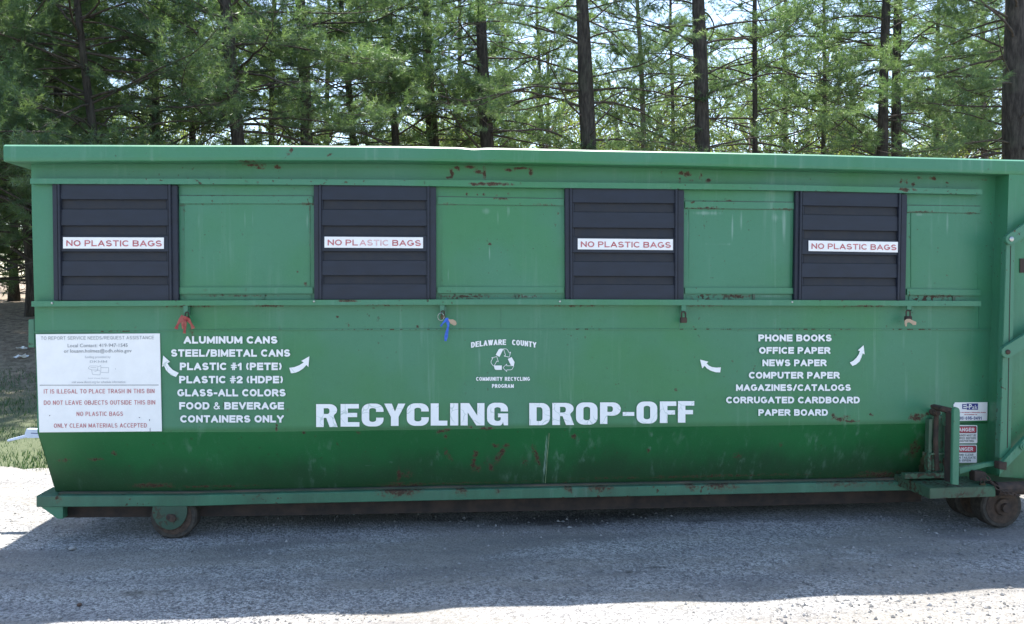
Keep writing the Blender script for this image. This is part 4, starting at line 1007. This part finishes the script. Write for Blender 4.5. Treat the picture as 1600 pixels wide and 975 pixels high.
M['red_cloth'] = simple('faded_red_cloth', (.30, .045, .05), .85, c2=(.36, .13, .09), scale=40)
M['blue_cloth'] = simple('blue_ribbon_cloth', (.03, .10, .48), .6, c2=(.05, .16, .58), scale=40)
M['tan'] = simple('tan_leather', (.45, .29, .20), .7, c2=(.38, .30, .20), scale=25)
mb = MB()
ribbon(mb, [(286,493,0),(282,500,-.006),(277.5,507,-.008),(275,514,-.004)], .026, -.075)
ribbon(mb, [(289,494,0),(288,503,-.010),(288.5,512,-.01),(288,521,-.004)], .020, -.078)
ribbon(mb, [(290,497,0),(294.5,500,-.010),(298.5,506,-.012),(302,513.5,-.004)], .026, -.076)
ribbon(mb, [(286,497,0),(285,506,-.006),(285.5,514,-.004)], .016, -.082)
ribbon(mb, [(291,502,0),(290,512,-.004),(289,519,-.003)], .008, -.086)
ribbon(mb, [(285,495,-.004),(291,497,-.012),(296,499,-.004)], .018, -.084)
o = mb.build('ribbon', M['red_cloth'], None, loc=U(290,494,-.07)); tag(o, 'faded red ribbon with drooping tails tied under the first louvred door', 'ribbon', 'ribbons and tags tied to the latches')
mb = MB()
ribbon(mb, [(698,497,0),(696,501,-.006),(692,505,-.006),(688.5,510,0)], .015, -.076)
ribbon(mb, [(698,497,0),(699.5,503,-.006),(700.5,509,-.008),(698.5,518,-.006),(697,526,-.002),(696,533,0)], .022, -.078)
o = mb.build('ribbon', M['blue_cloth'], None, loc=U(698,496,-.07)); tag(o, 'bright blue ribbon with one long tail under the second louvred door', 'ribbon', 'ribbons and tags tied to the latches')
mb = MB(); px_plate(mb, [(700.5,497.5),(703,499),(708,499),(712,501.5),(713.5,505),(712.5,508),(709,508.5),(704,505.5),(701,501)], -.090, .004)
o = mb.build('leather_tag', M['tan'], None, loc=U(701,498,-.085), bevel=.001); tag(o, 'small tan leather tag hanging beside the blue ribbon', 'tag', 'ribbons and tags tied to the latches')
mb = MB(); c = U(689,495,-.072); mb.tube([c+Vector((.020*math.cos(t), .004*math.sin(t*2), .024*math.sin(t))) for t in np.linspace(0, 6.28, 22)], .0018, 6, cap=False)
o = mb.build('wire_ring', M['bolt'], None, loc=c); tag(o, 'thin wire ring hanging left of the blue ribbon', 'ring')
mb = MB(); px_plate(mb, [(1415,510),(1413.6,506),(1414,500.5),(1417,498.2),(1422,498.2),(1427,501),(1432,503),(1431.5,507.5),(1427,508),(1423.5,505),(1420.5,503.2),(1417.5,504.5),(1417,510)], -.088, .005)
o = mb.build('leather_strap', M['tan'], None, loc=U(1419,498,-.085), bevel=.001); tag(o, 'curled tan strap hanging from the dark padlock under the fourth louvred door', 'strap', 'ribbons and tags tied to the latches')

# ------------------------------------------------------------------ things lying about
M['white_plastic'] = simple('bluish_white_plastic', (.62, .70, .85), .4, var=.08, scale=12)
pd = U(38, 682, .62); r_ = empty('plastic_paddle', (pd.x, .62, pd.z), 'white plastic paddle sticking out behind the dumpster at far left', 'paddle')
mb = MB(); px_plate(mb, [(10.5,687.2),(11,690.5),(42,683.5),(41,679)], .60, .03); mb.build('handle', M['white_plastic'], r_, bevel=.004)
mb = MB(); px_plate(mb, [(41,670.5),(38.5,678),(42,684.5),(74,684),(74,671)], .595, .045); px_plate(mb, [(48,676),(48,677.6),(72,678.4),(72,676.8)], .5945, .002, 1); mb.build('blade', [M['white_plastic'], M['blue_ink']], r_, bevel=.003)
M['stone'] = simple('pale_stone', (.36, .35, .34), .85, c2=(.25, .24, .23), scale=60, bump=.4); M['brown_stone'] = simple('brown_stone', (.12, .07, .05), .9, bump=.4)
def stone(px, py, s, mat, label):
    p = G(px, py); rs = random.Random(px); vs = []; fs = []; n1, n2 = 6, 9
    for i in range(n1+1):
        for k in range(n2):
            th = math.pi*i/n1; ph = 2*math.pi*k/n2; j = 1+.18*math.sin(ph*2+px)+.1*rs.uniform(-1, 1)*(0 < i < n1)
            vs.append(p + Vector((s*1.25*j*math.sin(th)*math.cos(ph), s*j*math.sin(th)*math.sin(ph), s*.35+s*.7*math.cos(th))))
    for i in range(n1):
        for k in range(n2): fs.append((i*n2+k, (i+1)*n2+k, (i+1)*n2+(k+1) % n2, i*n2+(k+1) % n2))
    mb = MB(); mb.faces(vs, fs); o = mb.build('stone', mat, None, loc=p, smooth=True); tag(o, label, 'stone')
stone(113, 858, .017, M['stone'], 'pale rounded stone on the shaded gravel at lower left')
stone(124, 946, .012, M['brown_stone'], 'small brown stone near the shadow edge at lower left')
stone(93, 966, .010, M['stone'], 'tiny pale stone on the sunlit strip at the bottom left')
for (px, py, s, lb) in [(34, 547, .10, 'upper scrap of white litter on the brown bank, far left'), (33, 561, .13, 'lower and larger scrap of white litter on the brown bank')]:
    # walk the ray down to the bank
    r_ = ray(px, py); t = 3
    while t < 60 and CZ + t*r_.z > float(hill(0, -CD+t*r_.y)) + .01: t += .05
    p = Vector((CX+t*r_.x, -CD+t*r_.y, CZ+t*r_.z)); mb = MB(); rs = random.Random(py); vs = []
    for i in range(5):
        for k in range(4): vs.append(p + Vector(((i-2)*s*.35, (k-1.5)*s*.3, .02+abs(rs.gauss(0, .25))*s)))
    fs = [(i*4+k, (i+1)*4+k, (i+1)*4+k+1, i*4+k+1) for i in range(4) for k in range(3)]
    mb.faces(vs, fs); mb.faces([v-Vector((0, 0, .006)) for v in vs], [f[::-1] for f in fs]); o = mb.build('litter_scrap', M['sticker'], None, loc=p); tag(o, lb, 'litter', 'scraps of litter on the bank')

# ------------------------------------------------------------------ trees
def rot_about(v, ax, a):
    return v*math.cos(a) + np.cross(ax, v)*math.sin(a) + ax*np.dot(ax, v)*(1-math.cos(a))
def unit(v): return v/(np.linalg.norm(v)+1e-9)

def needles(C, D, rg, per, ln, wd, spread=.9):
    """C, D: tuft centres and directions -> triangles"""
    n = len(C); C = np.repeat(C, per, 0); D = np.repeat(D, per, 0); m_ = len(C)
    d = D*.75 + rg.normal(0, spread*.55, (m_, 3)); d /= np.linalg.norm(d, axis=1, keepdims=True)
    L = ln*rg.uniform(.7, 1.25, (m_, 1)); s_ = np.cross(d, rg.normal(0, 1, (m_, 3))); s_ /= np.linalg.norm(s_, axis=1, keepdims=True)
    s_ *= wd*.5; b = C + rg.normal(0, .012, (m_, 3)); tip = b + d*L; tip[:, 2] -= .10*L[:, 0]
    return np.stack([b-s_, b+s_, tip], 1).reshape(-1, 3)

PG = 'pines standing in a row behind the dumpster'
def pine(label, x230, x0, wpx, Y, seed, H=15, low=2.2, dens=1.0, reach=3.0, limbs=5, zhi=9.0, zlo=3.3, front=.55, clump=.43, shade=5):
    rg = np.random.default_rng(seed)
    pa = U(x230, 230, Y); pb = U(x0, 0, Y); lean = (pb.x-pa.x)/(pb.z-pa.z)
    zb = float(hill(pa.x, Y)) - .05; bx = pa.x - lean*(pa.z-zb)
    r0 = wpx*(Y+CD)/FPX/2*1.0; zr = pa.z-zb
    def axis(z): return np.array([bx+lean*z + .04*math.sin(z*.7+seed)*min(1, abs(z-zr)*.3), Y + .05*math.sin(z*.5+seed*2), zb+z])
    def rad_(z): return r0*max(.12, (1-(z/H))/(1-zr/H))**.8 * (1+.5*math.exp(-z/.35))
    root = empty('pine_tree', axis(0), label, 'pine tree', PG)
    mb = MB(); zs = list(np.linspace(0, H*.97, 26)); mb.tube([axis(z) for z in zs], [rad_(z)*(1+.05*math.sin(z*9+seed)) for z in zs], 14); lb = mb; SC = []; SD = []; ST = []; FC = []; FD = []
    upv = np.array([0, 0, 1.])
    z = low*rg.uniform(.6, .9)
    while z < H*.96:
        vis = zlo < z < zhi
        k = limbs if vis else max(3, limbs-2); a0 = rg.uniform(0, 6.28)
        for j in range(k):
            az = a0 + j*6.283/k + rg.normal(0, .35)
            if vis and math.sin(az) < -.75 and rg.random() > front: continue
            fr = max(.06, 1-z/H); L = reach*min(1.0, fr**.75*1.25)*rg.uniform(.6, 1.15)
            live = (z > low and rg.random() < .55+.45*dens) or rg.random() < .08
            if not live: L *= rg.uniform(.3, .7)
            el = rg.uniform(-.12, .62) if z < H*.6 else rg.uniform(.2, .8)
            d = np.array([math.cos(az)*math.cos(el), math.sin(az)*math.cos(el), math.sin(el)])
            p = axis(z + rg.normal(0, .15)) + d*rad_(z)*.4; pts = [p.copy()]; ns = max(4, int(L/.25)); sl = L/ns; dirs = [d]
            bend = rg.normal(0, .09)
            for i in range(ns):
                d = unit(d + np.array([rg.normal(0, .12)+bend*math.sin(az), rg.normal(0, .12)-bend*math.cos(az), rg.normal(.012, .085) - .05*(i < ns*.55) + .07*(i > ns*.65)]))
                p = p + d*sl; pts.append(p.copy()); dirs.append(d)
            rb = max(.006, min(.030, .0075*L+.004, rad_(z)*.40)); lb.tube(pts, [rb*(1-.88*i/ns) for i in range(ns+1)], 5 if vis else 4, cap=False, mi=1)
            if not live: continue
            s_at = (.18+.2*rg.random())*L; side = 1; stepb = .155 if vis else .42
            while s_at < L*1.0:
                fi = min(ns-1e-6, s_at/sl); i = int(fi); q = pts[i]+(pts[i+1]-pts[i])*(fi-i); dd = dirs[i+1]; f_ = s_at/L
                if rg.random() < dens*(.55+.6*f_):
                    tl = (.30+.85*(1-f_))*rg.uniform(.5, 1.1)*min(1, L/2.2)
                    td = unit(rot_about(dd, upv, side*rg.uniform(.55, 1.1)) + np.array([0, 0, rg.normal(.10, .20)]))
                    nt_ = max(2, int(tl/.09)); tp = [q]; sd2 = 1
                    for t_ in range(nt_):
                        td = unit(td + np.array([rg.normal(0, .13), rg.normal(0, .13), rg.normal(.05, .10)])); tp.append(tp[-1]+td*tl/nt_)
                        if not vis:
                            FC.append(tp[-1]); FD.append(td); continue
                        if t_ >= 1 or nt_ <= 2:
                            sd = unit(rot_about(td, upv, sd2*rg.uniform(.5, 1.0)) + np.array([0, 0, rg.normal(.22, .2)])); sd2 = -sd2
                            SC.append(tp[-1]); SD.append(sd); ST.append(z)
                    if vis:
                        SC.append(tp[-1]); SD.append(td); ST.append(z)
                        lb.tube([tp[0], tp[len(tp)//2], tp[-1]], [.005, .0035, .002], 3, cap=False, mi=1)
                side = -side; s_at += stepb*rg.uniform(.7, 1.3)
            SC.append(pts[-1]); SD.append(dirs[-1]); ST.append(z)
        z += rg.uniform(.38, .66) if vis else rg.uniform(.7, 1.0)
    lb.build('trunk', [M['pale_bark'] if seed in (11, 27) else M['bark'], M['limb']], root, smooth=True)
    # each shoot is a brush of needles
    SC = np.array(SC); SD = np.array(SD)
    cl = .5*vnoise(SC[:, 0]/1.05+SC[:, 2]*.6, SC[:, 1]/1.05, seed) + .5*vnoise(SC[:, 2]/.62, SC[:, 0]/1.2+SC[:, 1]*.4, seed+3)
    kp = cl + rg.normal(0, .05, len(SC)) > clump; SC = SC[kp]; SD = SD[kp]; n = len(SC); q = 5; per = 14 if Y < 12.1 else 10 if Y < 16 else 8
    SL_ = rg.uniform(.14, .34, (n, 1, 1)); t_ = (np.arange(q)/(q-1))[None, :, None]
    C = SC[:, None, :] + SD[:, None, :]*SL_*t_ + np.array([0, 0, .06])*(t_**2)*SL_/.3; C = C.reshape(-1, 3); D = np.repeat(SD, q, 0)
    V1 = needles(C, D, rg, per, .110, .0078 if Y < 12.1 else .011 if Y < 16 else .015, 1.0)
    tt = np.clip(rg.normal(.45, .22, n), 0, 1); tint = np.repeat(tt, q*per)
    if len(FC):
        V2 = needles(np.array(FC), np.array(FD), rg, shade, .22, .030); V = np.concatenate([V1, V2]); tint = np.concatenate([tint, np.clip(rg.normal(.45, .2, len(FC)*shade), 0, 1)])
    else: V = V1
    me = tri_mesh('crown', V, 3, M['needles'], np.clip(tint+rg.normal(0, .1, len(tint)), 0, 1), loc=tuple(root.location))
    o = bpy.data.objects.new('crown', me); COL.objects.link(o); o.parent = root
    return len(V)//3

TREES = [
 dict(label='low thick back row pine glimpsed left of the dumpster above the bank', x230=22, x0=22, wpx=9, Y=16.5, seed=41, H=12, low=.3, dens=1.0, reach=3.0, limbs=8, zhi=8, zlo=.2, front=1, clump=.3, shade=10),
 dict(label='low thick back row pine mostly out of the picture beyond the far left edge', x230=-95, x0=-95, wpx=9, Y=14.5, seed=42, H=12, low=.3, dens=1.0, reach=3.0, limbs=8, zhi=8, zlo=.2, front=1, clump=.3, shade=10),
 dict(label='dark pine trunk at the far left edge, behind the left end of the dumpster', x230=36, x0=22, wpx=17, Y=11.5, seed=1, low=.8, dens=1.0, reach=2.6, limbs=7, zhi=8, zlo=.4, front=1, shade=13),
 dict(label='bushy pine whose near boughs reach in from beyond the far left edge', x230=-75, x0=-85, wpx=13, Y=8.8, seed=31, H=14, low=2.2, dens=1.0, reach=3.3, limbs=8, zhi=7.5, zlo=1.5, front=1, shade=13),
 dict(label='sunlit pine with pale upper boughs, second from the left edge', x230=150, x0=120, wpx=12, Y=9.0, seed=2, low=1.0, dens=0.9, reach=3.0, limbs=8, zhi=8, zlo=1.0, front=1, shade=13),
 dict(label='thin dark pine trunk beside a bright sky gap, left of the stout left trunk', x230=243, x0=240, wpx=11, Y=12.5, seed=3, low=2.0, dens=0.85, reach=2.8, limbs=7, front=0.5, shade=13),
 dict(label='stout dark pine trunk rising above the first green panel', x230=373, x0=350, wpx=20, Y=10.5, seed=4, low=2.0, dens=0.8, reach=3.2, limbs=7, front=0.35, shade=13),
 dict(label='dark pine trunk just left of the second louvred door', x230=480, x0=469, wpx=19, Y=12.5, seed=5, low=2.2, dens=0.75, reach=3.2, limbs=7, front=0.3),
 dict(label='slim pine trunk above the left half of the second louvred door', x230=552, x0=535, wpx=11, Y=15.5, seed=6, low=2.6, dens=0.7, reach=2.8, limbs=6, front=0.15),
 dict(label='slim pine trunk above the middle of the second louvred door', x230=619, x0=603, wpx=12, Y=14.5, seed=7, low=2.6, dens=0.7, reach=2.8, limbs=6, front=0.15),
 dict(label='greyish pine trunk half hidden by needles above the right jamb of the second door', x230=677, x0=664, wpx=19, Y=15.5, seed=8, low=2.6, dens=0.75, reach=3.0, limbs=7, front=0.5),
 dict(label='dark straight pine trunk above the second green panel, with bare side limbs', x230=762, x0=748, wpx=21, Y=13.5, seed=9, low=3.0, dens=0.65, reach=3.2, limbs=6, front=0.15),
 dict(label='thickest dark pine trunk near the middle, above the third louvred door', x230=920, x0=906, wpx=25, Y=11.8, seed=10, low=3.2, dens=0.55, reach=3.4, limbs=6, front=0.1),
 dict(label='thin pale brown pine trunk right of the thickest middle trunk', x230=1005, x0=997, wpx=8.5, Y=14.5, seed=11, low=3.4, dens=0.55, reach=2.4, limbs=5, front=0.1),
 dict(label='thick dark pine trunk above the third green panel', x230=1098, x0=1094, wpx=25, Y=12.2, seed=12, low=2.8, dens=0.65, reach=3.4, limbs=6, front=0.12),
 dict(label='thin dark pine stem between two thick trunks, above the third green panel', x230=1180, x0=1180, wpx=9, Y=13.8, seed=13, low=3.0, dens=0.65, reach=2.8, limbs=6, front=0.1),
 dict(label='left trunk of the close pair of pines above the fourth louvred door', x230=1377, x0=1385, wpx=17, Y=13.6, seed=14, low=3.0, dens=0.62, reach=3.2, limbs=6, front=0.08),
 dict(label='right trunk of the close pair of pines above the fourth louvred door', x230=1402, x0=1402, wpx=16, Y=14.2, seed=15, low=3.0, dens=0.62, reach=3.2, limbs=6, front=0.08),
 dict(label='massive dark pine at the far right edge behind the tailgate post', x230=1588, x0=1582, wpx=38, Y=9.6, seed=16, low=2.2, dens=0.85, reach=3.0, limbs=8, front=0.6),
 dict(label='pine beyond the right edge whose boughs hang in behind the massive trunk', x230=1680, x0=1684, wpx=18, Y=13.0, seed=43, low=2.4, dens=.9, reach=3.2, limbs=7, front=.6),
 dict(label='slender pine between the thin dark stem and the close pair', x230=1285, x0=1290, wpx=7, Y=17.5, seed=17, low=2.4, dens=0.6, reach=3.2, limbs=6),
 dict(label='young dense pine low behind the left louvred door', x230=90, x0=88, wpx=12, Y=14.5, seed=18, zlo=1.5, low=1.0, dens=0.9, reach=3.4, limbs=7, shade=13),
 dict(label='young dense pine in the back row behind the first green panel', x230=300, x0=298, wpx=10, Y=16.0, seed=19, low=1.5, dens=0.8, reach=3.4, limbs=7, shade=13),
 dict(label='bushy back row pine half seen right of the stout left trunk', x230=425, x0=428, wpx=9, Y=17.5, seed=20, low=1.8, dens=0.75, reach=3.2, limbs=7),
 dict(label='bushy back row pine far behind the left jamb of the second door', x230=510, x0=512, wpx=8, Y=20.5, seed=21, low=1.8, dens=0.75, reach=3.2, limbs=7),
 dict(label='back row pine between the greyish trunk and the straight dark trunk', x230=715, x0=718, wpx=8, Y=20, seed=22, low=2.2, dens=0.65, reach=3.2, limbs=6),
 dict(label='back row pine in the gap left of the thickest middle trunk', x230=845, x0=840, wpx=6, Y=20, seed=23, low=2.2, dens=0.45, reach=3.0, limbs=6),
 dict(label='back row pine seen just left of the thick trunk over the third green panel', x230=1052, x0=1050, wpx=6, Y=19.5, seed=24, low=2.2, dens=0.45, reach=3.0, limbs=6),
 dict(label='back row pine right of the thin dark stem, deep behind the fourth door', x230=1228, x0=1226, wpx=7, Y=20.5, seed=25, low=2.2, dens=0.55, reach=3.2, limbs=6),
 dict(label='back row pine with drooping boughs right of the close pair', x230=1462, x0=1465, wpx=8, Y=17, seed=26, low=2.2, dens=0.75, reach=3.2, limbs=7),
 dict(label='pale grey back row trunk left of the massive right edge pine', x230=1538, x0=1534, wpx=11, Y=19, seed=27, low=2.2, dens=0.6, reach=3.2, limbs=7),
]
ntri = 0
for t in TREES: ntri += pine(**t)
print('needle triangles', ntri)

# spring trees far behind the pines
BG = 'young leafing trees beyond the pines'
def spring_tree(seed, H, leafn):
    rg = np.random.default_rng(seed); wood = MB(); LC = []
    def grow(p, d, L, r, lev):
        n_ = 5; pts = [p]; 
        for i in range(n_):
            d = unit(d + rg.normal(0, .13, 3) + np.array([0, 0, .05])); p = p + d*L/n_; pts.append(p)
        wood.tube(pts, [r*(1-.5*i/n_) for i in range(n_+1)], 6 if lev < 2 else 3, cap=False)
        if lev >= 3:
            for q in pts[1:]:
                LC.append(q)
            return
        for k in range((5, 5, 5)[lev] + int(rg.integers(0, 2))):
            f_ = rg.uniform(.25, 1); q = pts[min(n_, int(f_*n_)+0)]; ax = unit(rg.normal(0, 1, 3)); nd = unit(d*.55 + ax*.75 + np.array([0, 0, .12])); grow(q, nd, L*rg.uniform(.45, .7), r*.48, lev+1)
    grow(np.zeros(3), np.array([rg.normal(0, .05), rg.normal(0, .05), 1.]), H*.62, H*.014, 0)
    for k in range(7): grow(np.array([0, 0, H*rg.uniform(.04, .3)]), unit(np.array([rg.normal(), rg.normal(), .7])), H*.34, H*.006, 1)
    LC = np.array(LC); LC = np.repeat(LC, leafn, 0) + rg.normal(0, .22, (len(LC)*leafn, 3)); n_ = len(LC)
    a = rg.normal(0, 1, (n_, 3)); a /= np.linalg.norm(a, axis=1, keepdims=True); b = np.cross(a, rg.normal(0, 1, (n_, 3))); b /= np.linalg.norm(b, axis=1, keepdims=True)
    s_ = rg.uniform(.03, .065, (n_, 1)); V = np.stack([LC-a*s_, LC-b*s_*.6, LC+a*s_, LC+b*s_*.6], 1).reshape(-1, 3)
    crown = tri_mesh('crown', V, 4, M['leaves'], np.clip(rg.normal(.5, .25, n_), 0, 1))
    return wood, crown
protos = []
for k, (sd, H) in enumerate(((101, 11), (102, 10), (103, 12))):
    wood, crown = spring_tree(sd, H, 12)
    r_ = empty('young_tree', (0, 0, 0), 'young tree with thin bare limbs and yellow green spring leaves beyond the pines', 'tree', BG)
    wood.build('trunk', M['pale_bark'], r_, smooth=True)
    o = bpy.data.objects.new('crown', crown); COL.objects.link(o); o.parent = r_; protos.append(r_)
spots = [(240,24),(420,30),(560,27),(640,33),(700,25),(790,29),(850,24),(955,26),(1010,32),(1060,28),(1150,25),(1225,30),(1300,25),(1350,33),(1450,27),(1500,31),(1555,26),(60,28),(1700,30),(-120,30)]
for i, (px, Y) in enumerate(spots):
    pr = protos[i % 3]
    if i < 3: r_ = pr
    else:
        r_ = pr.copy(); COL.objects.link(r_)
        for ch_ in pr.children:
            c = ch_.copy(); COL.objects.link(c); c.parent = r_
    p = U(px, 230, Y); r_.location = (p.x, Y, float(hill(p.x, Y)) - .1); r_.rotation_euler = (0, 0, i*1.7); s_ = .85 + .3*((i*37) % 10)/10; r_.scale = (s_, s_, s_)
